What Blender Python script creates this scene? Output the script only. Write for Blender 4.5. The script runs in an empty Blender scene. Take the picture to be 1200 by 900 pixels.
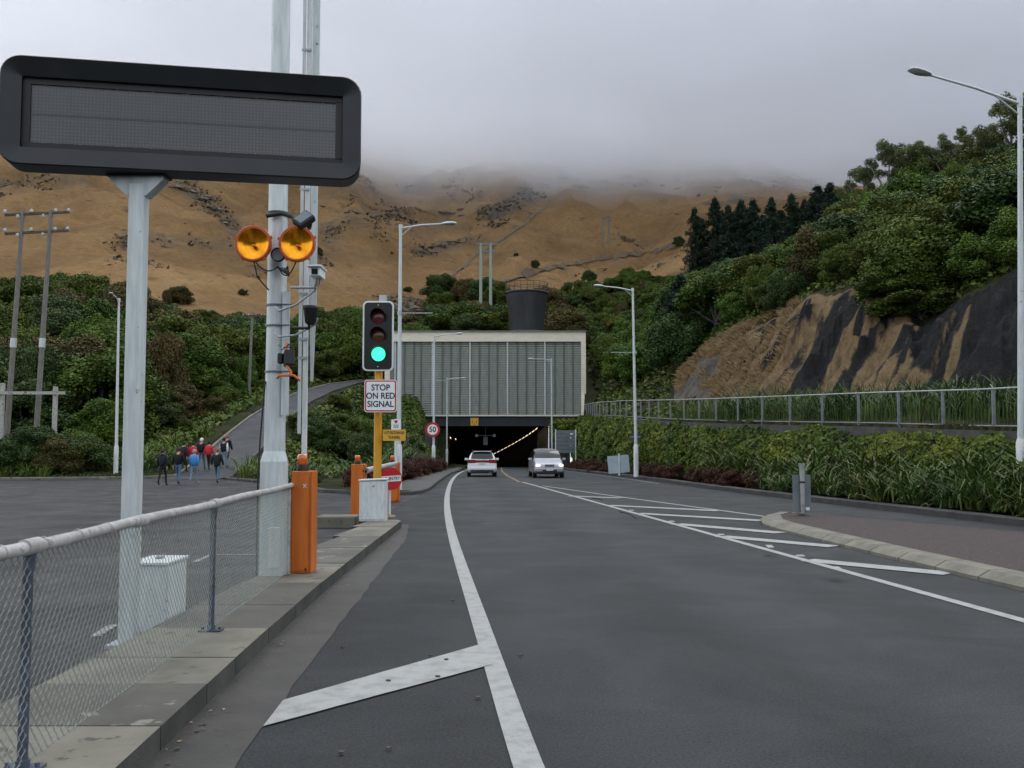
import bpy, bmesh, math, random
import numpy as np
from mathutils import Vector, Matrix, noise as mnoise
R = math.radians
rng = random.Random(7)
nrng = np.random.default_rng(7)
scene = bpy.context.scene
col = scene.collection
# ---------------------------------------------------------------- survey: pixel of the photo (1200x900) -> point in the place
F, EYE = 1150.0, 1.75
PITCH = math.atan(72 / F)
CP, SP = math.cos(PITCH), math.sin(PITCH)
def ray(u, v):
    a, b = u - 600, 450 - v
    return (a, F * CP - b * SP, F * SP + b * CP)
def at(u, v, Y):
    r = ray(u, v); t = Y / r[1]
    return Vector((r[0] * t, Y, EYE + r[2] * t))
def gp(u, v, z=0.0):
    r = ray(u, v); t = (z - EYE) / r[2]
    return Vector((r[0] * t, r[1] * t, z))
def uv_of(p):
    x, y, z = p[0], p[1], p[2] - EYE
    d = y * CP + z * SP; w = -y * SP + z * CP
    return 600 + F * x / d, 450 - F * w / d
def smooth(a, b, x):
    t = min(1, max(0, (x - a) / (b - a))); return t * t * (3 - 2 * t)
def zr(y):
    return -0.55 * smooth(45, 110, y)
# ---------------------------------------------------------------- object helpers
def tag(o, label=None, cat=None, group=None, kind=None):
    if label: o['label'] = label
    if cat: o['category'] = cat
    if group: o['group'] = group
    if kind: o['kind'] = kind
    return o
def thing(name, label, cat, loc=(0, 0, 0), rz=0.0, group=None):
    o = bpy.data.objects.new(name, None); col.objects.link(o)
    o.empty_display_size = .2
    o.location = loc; o.rotation_euler = (0, 0, rz)
    return tag(o, label, cat, group)
def link(name, me, parent=None, loc=None):
    o = bpy.data.objects.new(name, me); col.objects.link(o)
    if parent: o.parent = parent
    if loc is not None: o.location = loc
    return o
def dup(root, loc, rz=0, sc=None, label=None, group=None):
    r = root.copy(); col.objects.link(r); r.location = loc; r.rotation_euler = (0, 0, rz)
    if sc is not None: r.scale = sc
    if label: r['label'] = label
    if group: r['group'] = group
    for ch in root.children:
        c = ch.copy(); col.objects.link(c); c.parent = r
        for g in ch.children:
            d = g.copy(); col.objects.link(d); d.parent = c
    return r
class MB:
    def __init__(s): s.v = []; s.f = []; s.m = []; s.sm = []
    def add(s, vs, fs, m=0, smooth=False):
        b = len(s.v); s.v += [tuple(p) for p in vs]
        for f in fs:
            s.f.append([i + b for i in f]); s.m.append(m); s.sm.append(smooth)
        return s
    def box(s, c, d, m=0, rot=None, bev=0.0):
        x, y, z = d[0] / 2, d[1] / 2, d[2] / 2
        if bev > 0:
            bm = bmesh.new(); bmesh.ops.create_cube(bm, size=1)
            for w in bm.verts: w.co = Vector((w.co.x * d[0], w.co.y * d[1], w.co.z * d[2]))
            bmesh.ops.bevel(bm, geom=bm.edges[:], offset=bev, segments=2, affect='EDGES', profile=.5)
            bm.verts.index_update()
            vs = [w.co.copy() for w in bm.verts]; fs = [[w.index for w in f.verts] for f in bm.faces]; bm.free()
        else:
            vs = [Vector(p) for p in ((-x, -y, -z), (x, -y, -z), (x, y, -z), (-x, y, -z), (-x, -y, z), (x, -y, z), (x, y, z), (-x, y, z))]
            fs = [(0, 3, 2, 1), (4, 5, 6, 7), (0, 1, 5, 4), (1, 2, 6, 5), (2, 3, 7, 6), (3, 0, 4, 7)]
        if rot is not None: vs = [rot @ p for p in vs]
        c = Vector(c)
        return s.add([p + c for p in vs], fs, m)
    def tube(s, pts, r, n=8, m=0, caps=True, smooth=True):
        pts = [Vector(p) for p in pts]
        rs = r if isinstance(r, (list, tuple)) else [r] * len(pts)
        vs, fs = [], []
        ref = None
        for i, p in enumerate(pts):
            t = (pts[min(i + 1, len(pts) - 1)] - pts[max(i - 1, 0)])
            t = t.normalized() if t.length > 1e-9 else Vector((0, 0, 1))
            if ref is None:
                ref = Vector((1, 0, 0)) if abs(t.x) < .8 else Vector((0, 1, 0))
            a = (ref - t * ref.dot(t)).normalized(); b = t.cross(a); ref = a
            for k in range(n):
                th = 2 * math.pi * (k + .5) / n
                vs.append(p + a * (rs[i] * math.cos(th)) + b * (rs[i] * math.sin(th)))
        for i in range(len(pts) - 1):
            for k in range(n):
                k2 = (k + 1) % n
                fs.append((i * n + k, i * n + k2, (i + 1) * n + k2, (i + 1) * n + k))
        s.add(vs, fs, m, smooth)
        if caps:
            s.add(vs[:n], [tuple(range(n - 1, -1, -1))], m); s.add(vs[-n:], [tuple(range(n))], m)
        return s
    def lathe(s, prof, c=(0, 0, 0), n=24, m=0, axis='Z', smooth=True):
        vs, fs = [], []
        for r, h in prof:
            for k in range(n):
                th = 2 * math.pi * k / n
                a, b = r * math.cos(th), r * math.sin(th)
                p = (a, b, h) if axis == 'Z' else (a, h, b)
                vs.append((p[0] + c[0], p[1] + c[1], p[2] + c[2]))
        for i in range(len(prof) - 1):
            for k in range(n):
                k2 = (k + 1) % n
                q = (i * n + k, i * n + k2, (i + 1) * n + k2, (i + 1) * n + k)
                fs.append(q if axis == 'Z' else q[::-1])
        return s.add(vs, fs, m, smooth)
    def prism(s, poly, z0, z1, m=0, mtop=None):
        n = len(poly)
        area = sum(poly[i][0] * poly[(i + 1) % n][1] - poly[(i + 1) % n][0] * poly[i][1] for i in range(n))
        if area < 0: poly = poly[::-1]
        vs = [(p[0], p[1], z0) for p in poly] + [(p[0], p[1], z1) for p in poly]
        s.add(vs, [tuple(range(n - 1, -1, -1))] + [(i, (i + 1) % n, n + (i + 1) % n, n + i) for i in range(n)], m)
        s.add(vs[n:], [tuple(range(n))], m if mtop is None else mtop)
        return s
    def yprism(s, poly, y0, y1, m=0):      # polygon in x,z extruded along y
        n = len(poly)
        area = sum(poly[i][0] * poly[(i + 1) % n][1] - poly[(i + 1) % n][0] * poly[i][1] for i in range(n))
        if area < 0: poly = poly[::-1]
        vs = [(p[0], y0, p[1]) for p in poly] + [(p[0], y1, p[1]) for p in poly]
        return s.add(vs, [tuple(range(n)), tuple(range(2 * n - 1, n - 1, -1))] + [(n + i, n + (i + 1) % n, (i + 1) % n, i) for i in range(n)], m)
    def build(s, name, mats, parent=None, loc=None):
        me = bpy.data.meshes.new(name)
        me.from_pydata(s.v, [], s.f)
        for m in (mats if isinstance(mats, (list, tuple)) else [mats]): me.materials.append(m)
        me.polygons.foreach_set('material_index', s.m); me.polygons.foreach_set('use_smooth', s.sm)
        me.update()
        return link(name, me, parent, loc)
def np_mesh(name, V, Fq, mats, parent=None, mi=None, smooth=False, linked=True):
    V = np.asarray(V, dtype=np.float32).reshape(-1, 3); Fq = np.asarray(Fq, dtype=np.int32)
    me = bpy.data.meshes.new(name); k = Fq.shape[1]
    me.vertices.add(len(V)); me.vertices.foreach_set('co', V.ravel())
    me.loops.add(Fq.size); me.loops.foreach_set('vertex_index', Fq.ravel())
    me.polygons.add(len(Fq)); me.polygons.foreach_set('loop_start', np.arange(0, Fq.size, k, dtype=np.int32))
    me.polygons.foreach_set('loop_total', np.full(len(Fq), k, dtype=np.int32))
    if mi is not None: me.polygons.foreach_set('material_index', np.asarray(mi, dtype=np.int32))
    me.polygons.foreach_set('use_smooth', np.full(len(Fq), smooth))
    for m in (mats if isinstance(mats, (list, tuple)) else [mats]): me.materials.append(m)
    me.update(calc_edges=True); me.validate()
    return link(name, me, parent) if linked else me
def text(name, body, size, loc, parent, m, rot=(R(90), 0, 0), sx=1.0):
    cu = bpy.data.curves.new(name, 'FONT'); cu.body = body; cu.size = size; cu.extrude = .002
    cu.align_x = 'CENTER'; cu.align_y = 'CENTER'; cu.offset = size * .018; cu.space_line = .9
    cu.materials.append(m)
    t_ = bpy.data.objects.new('lettering_curve', cu); col.objects.link(t_); bpy.context.view_layer.update()
    me = bpy.data.meshes.new_from_object(t_.evaluated_get(bpy.context.evaluated_depsgraph_get()))
    bpy.data.objects.remove(t_); bpy.data.curves.remove(cu); me.name = name
    o = link(name, me, parent, loc); o.rotation_euler = rot; o.scale = (sx, 1, 1)
    return o
# ---------------------------------------------------------------- materials
MAT = {}
def new_mat(name):
    m = bpy.data.materials.new(name); m.use_nodes = True
    nt = m.node_tree; b = nt.nodes['Principled BSDF']; MAT[name] = m
    return m, nt, nt.nodes, nt.links, b
def c4(c): return (c[0], c[1], c[2], 1)
def noise_node(nt, scale, detail=4, rough=.6, coord='Object', stretch=None, dist=0):
    tc = nt.nodes.new('ShaderNodeTexCoord'); src = tc.outputs[coord]
    if stretch:
        mp = nt.nodes.new('ShaderNodeMapping'); mp.inputs['Scale'].default_value = stretch
        if len(stretch) > 3: pass
        nt.links.new(src, mp.inputs['Vector']); src = mp.outputs['Vector']
    n = nt.nodes.new('ShaderNodeTexNoise'); n.inputs['Scale'].default_value = scale
    n.inputs['Detail'].default_value = detail; n.inputs['Roughness'].default_value = rough; n.inputs['Distortion'].default_value = dist
    nt.links.new(src, n.inputs['Vector'])
    return n.outputs['Fac']
def ramp(nt, fac, stops):
    r = nt.nodes.new('ShaderNodeValToRGB'); e = r.color_ramp.elements
    while len(e) < len(stops): e.new(.5)
    for el, (p, c) in zip(e, stops):
        el.position = p; el.color = c4(c) if isinstance(c, (tuple, list)) else (c, c, c, 1)
    nt.links.new(fac, r.inputs['Fac']); return r.outputs['Color']
def mix(nt, a, b, fac, mode='MIX'):
    m = nt.nodes.new('ShaderNodeMix'); m.data_type = 'RGBA'; m.blend_type = mode
    for val, s in ((fac, m.inputs[0]), (a, m.inputs[6]), (b, m.inputs[7])):
        if isinstance(val, (int, float)): s.default_value = val if s.type == 'VALUE' else (val, val, val, 1)
        elif isinstance(val, tuple): s.default_value = c4(val)
        else: nt.links.new(val, s)
    return m.outputs[2]
def bump(nt, b, h, strength=.3, dist=.02):
    n = nt.nodes.new('ShaderNodeBump'); n.inputs['Strength'].default_value = strength; n.inputs['Distance'].default_value = dist
    nt.links.new(h, n.inputs['Height']); nt.links.new(n.outputs['Normal'], b.inputs['Normal'])
def M(name, c1, c2=None, scale=6, rough=.6, metal=0.0, bmp=0.0, bscale=None, lo=.35, hi=.65, detail=5, stretch=None, coord='Object', spec=.4, emit=None, estr=1, coat=0, specks=None):
    m, nt, N, L, b = new_mat(name)
    b.inputs['Roughness'].default_value = rough; b.inputs['Metallic'].default_value = metal
    b.inputs['Specular IOR Level'].default_value = spec
    if coat: b.inputs['Coat Weight'].default_value = coat; b.inputs['Coat Roughness'].default_value = .06
    if c2 is None: c2 = tuple(x * .82 for x in c1)
    c = ramp(nt, noise_node(nt, scale, detail, coord=coord, stretch=stretch), [(lo, c2), (hi, c1)])
    if specks:
        k = ramp(nt, noise_node(nt, specks[1], 3, coord=coord), [(specks[2], 0.0), (specks[2] + .05, 1.0)])
        c = mix(nt, c, specks[0], k)
    L.new(c, b.inputs['Base Color'])
    if bmp: bump(nt, b, noise_node(nt, bscale or scale * 4, 4, coord=coord), bmp, .02)
    if emit: b.inputs['Emission Color'].default_value = c4(emit); b.inputs['Emission Strength'].default_value = estr
    return m
M('rail_post', (.22, .235, .25), (.15, .16, .17), 4, .5, .2)
M('galv', (.43, .46, .48), (.30, .33, .35), 3, .42, .35, stretch=(6, 6, .7), bmp=.05, specks=((.22, .23, .24), 14, .66))
M('galv_pale', (.60, .64, .64), (.46, .50, .50), 4, .45, .2, stretch=(5, 5, .6), specks=((.3, .28, .25), 9, .68))
M('pole_white', (.70, .71, .70), (.55, .56, .55), 5, .5, 0, stretch=(5, 5, .5), specks=((.34, .31, .27), 10, .68))
M('rail_white', (.46, .45, .44), (.30, .29, .28), 9, .55, .1, bmp=.1, specks=((.26, .2, .17), 14, .62))
M('post_blue', (.09, .11, .15), (.05, .06, .08), 12, .5, .3, bmp=.15, specks=((.2, .17, .15), 30, .68))
M('wire', (.33, .36, .33), (.22, .24, .22), 30, .45, .5)
M('sign_black', (.016, .019, .023), (.010, .012, .014), 2.5, .42, 0, stretch=(1, 1, 1), bmp=.03)
M('black', (.015, .015, .016), None, 10, .5)
M('black_gloss', (.008, .011, .010), None, 10, .3)
M('orange', (.60, .155, .016), (.47, .11, .012), 4, .42, 0, stretch=(3, 3, .5), specks=((.20, .07, .02), 25, .70))
M('amber_glass', (.75, .17, .005), (.5, .08, .003), 16, .12, 0, coat=1, spec=.6)
M('dish_amber', (.95, .40, .02), (.7, .22, .008), 9, .2, .9, detail=2)
M('orange_red', (.50, .085, .01), None, 5, .4)
M('yellow_pole', (.62, .30, .022), (.50, .22, .015), 6, .4, 0, stretch=(3, 3, .5))
M('yellow_sign', (.66, .37, .04), (.58, .31, .03), 6, .4)
M('white_sign', (.80, .82, .82), (.74, .76, .76), 3, .35)
M('red_sign', (.50, .018, .022), (.42, .014, .018), 3, .35)
M('ink', (.02, .02, .022), None, 10, .5)
M('ink_grey', (.25, .27, .28), None, 10, .5)
M('cabinet_white', (.62, .66, .66), (.50, .54, .54), 5, .5, 0, stretch=(3, 3, .8), specks=((.20, .10, .05), 26, .66))
M('lens_red', (.11, .012, .014), None, 40, .25, coat=.5)
M('lens_amber', (.10, .032, .008), None, 40, .25, coat=.5)
M('lens_green', (.0, .5, .35), None, 40, .3, emit=(.05, .70, .40), estr=1.0)
M('concrete', (.20, .185, .145), (.11, .103, .083), 1.3, .8, 0, bmp=.3, bscale=60, detail=8, specks=((.075, .072, .06), 5, .60))
M('concrete_damp', (.105, .099, .08), (.065, .062, .05), 1.6, .7, 0, bmp=.3, bscale=60, detail=8, specks=((.2, .19, .155), 4, .64))
M('concrete_pale', (.19, .175, .14), (.115, .108, .088), 2.5, .8, 0, bmp=.2, bscale=60, specks=((.12, .11, .09), 9, .64))
M('concrete_dark', (.075, .073, .066), (.035, .035, .032), 2.2, .75, 0, bmp=.25, bscale=50)
M('kerb_black', (.055, .053, .052), (.03, .03, .03), 3, .7, 0, bmp=.3, bscale=40)
M('gutter', (.052, .047, .042), (.03, .028, .025), 2.5, .6, 0, bmp=.3, bscale=80, specks=((.10, .09, .075), 60, .66))
M('paint_white', (.315, .32, .31), (.215, .22, .215), 6, .6, 0, lo=.3, hi=.55, specks=((.08, .08, .08), 70, .64))
M('paint_faint', (.34, .34, .33), (.20, .20, .2), 5, .6, specks=((.05, .05, .05), 12, .56))
M('paint_orange', (.33, .17, .06), (.16, .11, .07), 3, .6, specks=((.06, .06, .06), 5, .55))
M('red_chip', (.050, .031, .029), (.030, .022, .021), 14, .8, 0, bmp=.5, bscale=120, specks=((.28, .24, .21), 26, .66))
M('cream', (.80, .73, .60), (.70, .64, .52), 1.2, .55, 0, stretch=(1, 1, 4))
M('louvre', (.40, .425, .375), (.30, .32, .285), .9, .55, 0, stretch=(3, 1, 1))
M('louvre_dark', (.27, .295, .26), None, 2, .6)
M('rib_green', (.115, .13, .112), None, 2, .6)
M('mullion', (.50, .53, .54), (.40, .43, .44), 2, .5)
M('beam_dark', (.022, .026, .031), (.013, .015, .018), 1, .6)
M('tunnel_wall', (.05, .05, .045), (.03, .03, .028), .8, .7)
M('tunnel_wall_lit', (.62, .62, .54), (.48, .48, .42), .8, .6)  # brightened colour stands in for light on the walls near the mouth
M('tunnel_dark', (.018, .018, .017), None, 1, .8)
M('tank', (.030, .032, .036), (.018, .019, .022), .8, .55, 0, stretch=(2, 2, .4))
M('rust_rail', (.07, .05, .04), None, 6, .7)
M('tube_light', (.9, .8, .6), None, 5, .5, emit=(1.0, .80, .50), estr=1.0)
M('timber_pole', (.23, .215, .19), (.14, .13, .115), 6, .85, stretch=(4, 4, .4), bmp=.2)
M('timber_green', (.32, .37, .32), (.24, .28, .25), 3, .8, stretch=(4, 4, .4))
M('timber_white', (.48, .47, .43), (.28, .27, .24), 5, .8, stretch=(3, 3, 3), specks=((.15, .14, .12), 8, .6))
M('insulator', (.70, .72, .72), None, 20, .25)
M('back_plate', (.40, .47, .52), (.33, .39, .44), 3, .45, .2)
M('grey_plate', (.16, .19, .20), (.12, .14, .15), 3, .5, .1)
M('dark_plate', (.05, .055, .06), None, 3, .5)
M('bark', (.12, .10, .085), (.06, .05, .045), 6, .9, stretch=(4, 4, .5), bmp=.3)
M('bark_pale', (.30, .27, .235), (.18, .155, .13), 4, .8, stretch=(3, 3, .5))
M('rock', (.21, .17, .125), (.10, .082, .062), .8, .9, 0, bmp=.6, bscale=3, specks=((.25, .23, .19), 2.2, .6))
M('tyre', (.012, .012, .012), None, 10, .8)
M('rim', (.35, .35, .36), None, 10, .35, .7)
M('car_white', (.74, .76, .78), (.70, .72, .74), 2, .25, 0, coat=.6)
M('car_silver', (.36, .36, .40), (.33, .33, .37), 2, .3, .35, coat=.7)
M('car_glass', (.012, .014, .016), None, 4, .06, 0, spec=.6)
M('car_red', (.22, .012, .014), None, 4, .2, coat=.6)
M('car_trim', (.025, .025, .027), None, 6, .5)
M('headlamp', (.8, .75, .7), None, 4, .15, emit=(1, .86, .66), estr=.9)
M('chrome', (.55, .56, .58), None, 6, .2, .8)
M('plate', (.62, .62, .6), None, 6, .4)
M('skin', (.50, .30, .22), (.44, .25, .18), 9, .55)
M('lamp_glass', (.45, .46, .45), (.3, .31, .31), 9, .15, 0, coat=.4)
for n_, c_ in (('navy', (.012, .015, .028)), ('black_cloth', (.010, .011, .014)), ('blue_puffer', (.06, .28, .62)), ('forest', (.012, .02, .017)),
               ('maroon', (.035, .012, .02)), ('red_cloth', (.52, .02, .04)), ('scarlet', (.62, .03, .045)), ('jeans', (.10, .17, .27)), ('pale_jeans', (.20, .30, .38)),
               ('trousers', (.018, .018, .02)), ('white_cloth', (.7, .7, .72)), ('khaki', (.16, .13, .09)), ('shoe', (.012, .012, .012)), ('shoe_white', (.6, .6, .6)),
               ('hair_brown', (.05, .032, .02)), ('hair_grey', (.30, .29, .27)), ('hair_white', (.75, .74, .7)), ('hair_dark', (.015, .012, .010)), ('hair_sand', (.22, .14, .07)),
               ('pink_cloth', (.6, .08, .12))):
    M(n_, c_, None, 14, .85, bmp=.2, bscale=30)
def asphalt(name, base, wet):
    m, nt, N, L, b = new_mat(name)
    fine = ramp(nt, noise_node(nt, 220, 3, .7), [(.3, tuple(x * .55 for x in base)), (.62, tuple(x * 1.15 for x in base)), (.78, tuple(x * 2.1 for x in base))])
    big = ramp(nt, noise_node(nt, .45, 6, .6, dist=.3, stretch=(1.6, .35, 1)), [(.3, .84), (.7, 1.12)])
    c = mix(nt, fine, big, 1.0, 'MULTIPLY')
    if name == 'asphalt':
        la_ = N.new('ShaderNodeAttribute'); la_.attribute_name = 'lane'
        sc_n = N.new('ShaderNodeMath'); sc_n.operation = 'MULTIPLY_ADD'; L.new(la_.outputs['Fac'], sc_n.inputs[0]); sc_n.inputs[1].default_value = .05; sc_n.inputs[2].default_value = .25
        wob = N.new('ShaderNodeMath'); wob.operation = 'MULTIPLY_ADD'; L.new(noise_node(nt, .8, 3, stretch=(1, .3, 1)), wob.inputs[0]); wob.inputs[1].default_value = .03; L.new(sc_n.outputs[0], wob.inputs[2])
        bands = ramp(nt, wob.outputs[0], [(0.0, .90), (.255, .88), (.28, 1.0), (.31, 1.16), (.345, 1.0), (.375, .90), (.41, 1.14), (.45, 1.02), (.52, .95), (1.0, 1.04)])
        c = mix(nt, c, bands, 1.0, 'MULTIPLY')
    chip = ramp(nt, noise_node(nt, 48, 2, .8), [(.34, .58), (.5, 1.0), (.66, 1.5)])
    c = mix(nt, c, chip, 1.0, 'MULTIPLY')
    spots = ramp(nt, noise_node(nt, 9, 2), [(.72, 0.0), (.76, 1.0)])
    if not wet: c = mix(nt, c, tuple(x * .5 for x in base), spots)
    if wet:
        crk = N.new('ShaderNodeTexVoronoi'); crk.feature = 'DISTANCE_TO_EDGE'; crk.inputs['Scale'].default_value = .16
        tc = N.new('ShaderNodeTexCoord'); L.new(tc.outputs['Object'], crk.inputs['Vector'])
        ck = ramp(nt, crk.outputs['Distance'], [(.0, 1.0), (.006, 0.0)])
        c = mix(nt, c, tuple(x * .45 for x in base), ck)
    L.new(c, b.inputs['Base Color'])
    rr = ramp(nt, noise_node(nt, .6, 5, .6, dist=.5), [(.36, wet[0] if wet else .62), (.66, wet[1] if wet else .8)])
    L.new(rr, b.inputs['Roughness']); b.inputs['Specular IOR Level'].default_value = .2 if wet else .2
    bump(nt, b, noise_node(nt, 160, 3, .7), .55, .012)
    return m
asphalt('asphalt', (.034, .0368, .0390), None)
asphalt('asphalt_pale', (.052, .055, .058), None)
asphalt('asphalt_wet', (.024, .0255, .0275), (.40, .72))
def foliage(name, c1, c2, c3, scale=.9, rough=.6):
    m, nt, N, L, b = new_mat(name)
    oi = N.new('ShaderNodeObjectInfo')
    n1 = ramp(nt, noise_node(nt, scale, 3, .6), [(.3, c1), (.52, c2), (.74, c3)])
    n2 = ramp(nt, noise_node(nt, 7, 2, .6), [(.3, .80), (.7, 1.18)])
    c = mix(nt, n1, n2, 1.0, 'MULTIPLY')
    hs = N.new('ShaderNodeHueSaturation')
    mr = N.new('ShaderNodeMapRange'); mr.inputs['To Min'].default_value = .485; mr.inputs['To Max'].default_value = .515
    L.new(oi.outputs['Random'], mr.inputs['Value']); L.new(mr.outputs['Result'], hs.inputs['Hue'])
    mv = N.new('ShaderNodeMapRange'); mv.inputs['To Min'].default_value = .84; mv.inputs['To Max'].default_value = 1.16
    ml = N.new('ShaderNodeMath'); ml.operation = 'FRACT'; mm = N.new('ShaderNodeMath'); mm.operation = 'MULTIPLY'; mm.inputs[1].default_value = 7.31
    L.new(oi.outputs['Random'], mm.inputs[0]); L.new(mm.outputs[0], ml.inputs[0]); L.new(ml.outputs[0], mv.inputs['Value']); L.new(mv.outputs['Result'], hs.inputs['Value'])
    L.new(c, hs.inputs['Color']); L.new(hs.outputs['Color'], b.inputs['Base Color'])
    b.inputs['Roughness'].default_value = rough; b.inputs['Specular IOR Level'].default_value = .14
    return m
foliage('leaf_olive', (0.0411, 0.0636, 0.0116), (0.0753, 0.1030, 0.0172), (0.1164, 0.1438, 0.0269))
foliage('leaf_green', (0.0393, 0.0719, 0.0117), (0.0765, 0.1283, 0.0194), (0.1310, 0.1883, 0.0290))
foliage('leaf_dark', (0.0289, 0.0532, 0.0158), (0.0520, 0.0871, 0.0238), (0.0925, 0.1257, 0.0317))
foliage('leaf_brown', (0.0508, 0.0427, 0.0161), (0.0921, 0.0754, 0.0253), (0.1587, 0.0951, 0.0391))
foliage('leaf_blue', (0.0379, 0.0569, 0.0195), (0.0674, 0.0948, 0.0315), (0.1055, 0.1344, 0.0413))
foliage('leaf_yellow', (0.0570, 0.0643, 0.0119), (0.1036, 0.1136, 0.0198), (0.1658, 0.1581, 0.0297))
foliage('leaf_euc', (0.0583, 0.0749, 0.0266), (0.1010, 0.1212, 0.0411), (0.1652, 0.1782, 0.0605))
foliage('leaf_pine', (0.0108, 0.0230, 0.0137), (0.0175, 0.0365, 0.0199), (0.0297, 0.0540, 0.0273))
foliage('leaf_redbrown', (0.0520, 0.0234, 0.0168), (0.0845, 0.0364, 0.0240), (0.1105, 0.0585, 0.0336), scale=2)
foliage('leaf_ivy', (0.0438, 0.0720, 0.0108), (0.0938, 0.1260, 0.0162), (0.1875, 0.1920, 0.0270), scale=.35)
foliage('flax_leaf', (0.0321, 0.0613, 0.0112), (0.0585, 0.0974, 0.0181), (0.1226, 0.1533, 0.0418), scale=2.2, rough=.4)
foliage('flax_bright', (0.0517, 0.0935, 0.0144), (0.0978, 0.1540, 0.0224), (0.1610, 0.2090, 0.0400), scale=2.2, rough=.45)
foliage('flax_dark', (0.0180, 0.0450, 0.0144), (0.0330, 0.0720, 0.0192), (0.0600, 0.1125, 0.0288), scale=2.2, rough=.45)
M('straw', (.36, .26, .14), (.22, .15, .075), 2, .9)
# ---------------------------------------------------------------- terrain: height profiles surveyed along sight lines
WALL = [(14.4, 6), (14.0, 12), (13.6, 20), (13.0, 27), (12.0, 33), (10.6, 39), (9.2, 46), (8.0, 55), (7.2, 66), (6.8, 80), (6.9, 95), (7.5, 103.6)]
WALLZ = [(6, 1.9), (20, 2.0), (27, 2.15), (33, 2.38), (39, 2.56), (46, 2.79), (55, 3.14), (66, 3.6), (80, 4.1), (103.6, 4.8)]
def wall_x(y): return float(np.interp(y, [p[1] for p in WALL], [p[0] for p in WALL]))
def wall_z(y): return float(np.interp(y, [p[0] for p in WALLZ], [p[1] for p in WALLZ]))
KERB_R = [(12.6, 12), (11.1, 21), (9.35, 30.5), (8.0, 39), (6.9, 49), (5.7, 62), (4.6, 80), (4.2, 103.6)]
PAVED = [(-90, -40), (15, -40)] + WALL + [(7.5, 104.5), (-6.9, 104.5), (-4.35, 93), (-4.1, 67), (-3.3, 38), (-3.55, 35.2), (-3.9, 34.8), (-7, 36.6),
         (-11.5, 45.7), (-14.8, 50.5), (-15.3, 53.2), (-17.9, 53), (-19, 52), (-26, 50.3), (-90, 50)]
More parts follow.
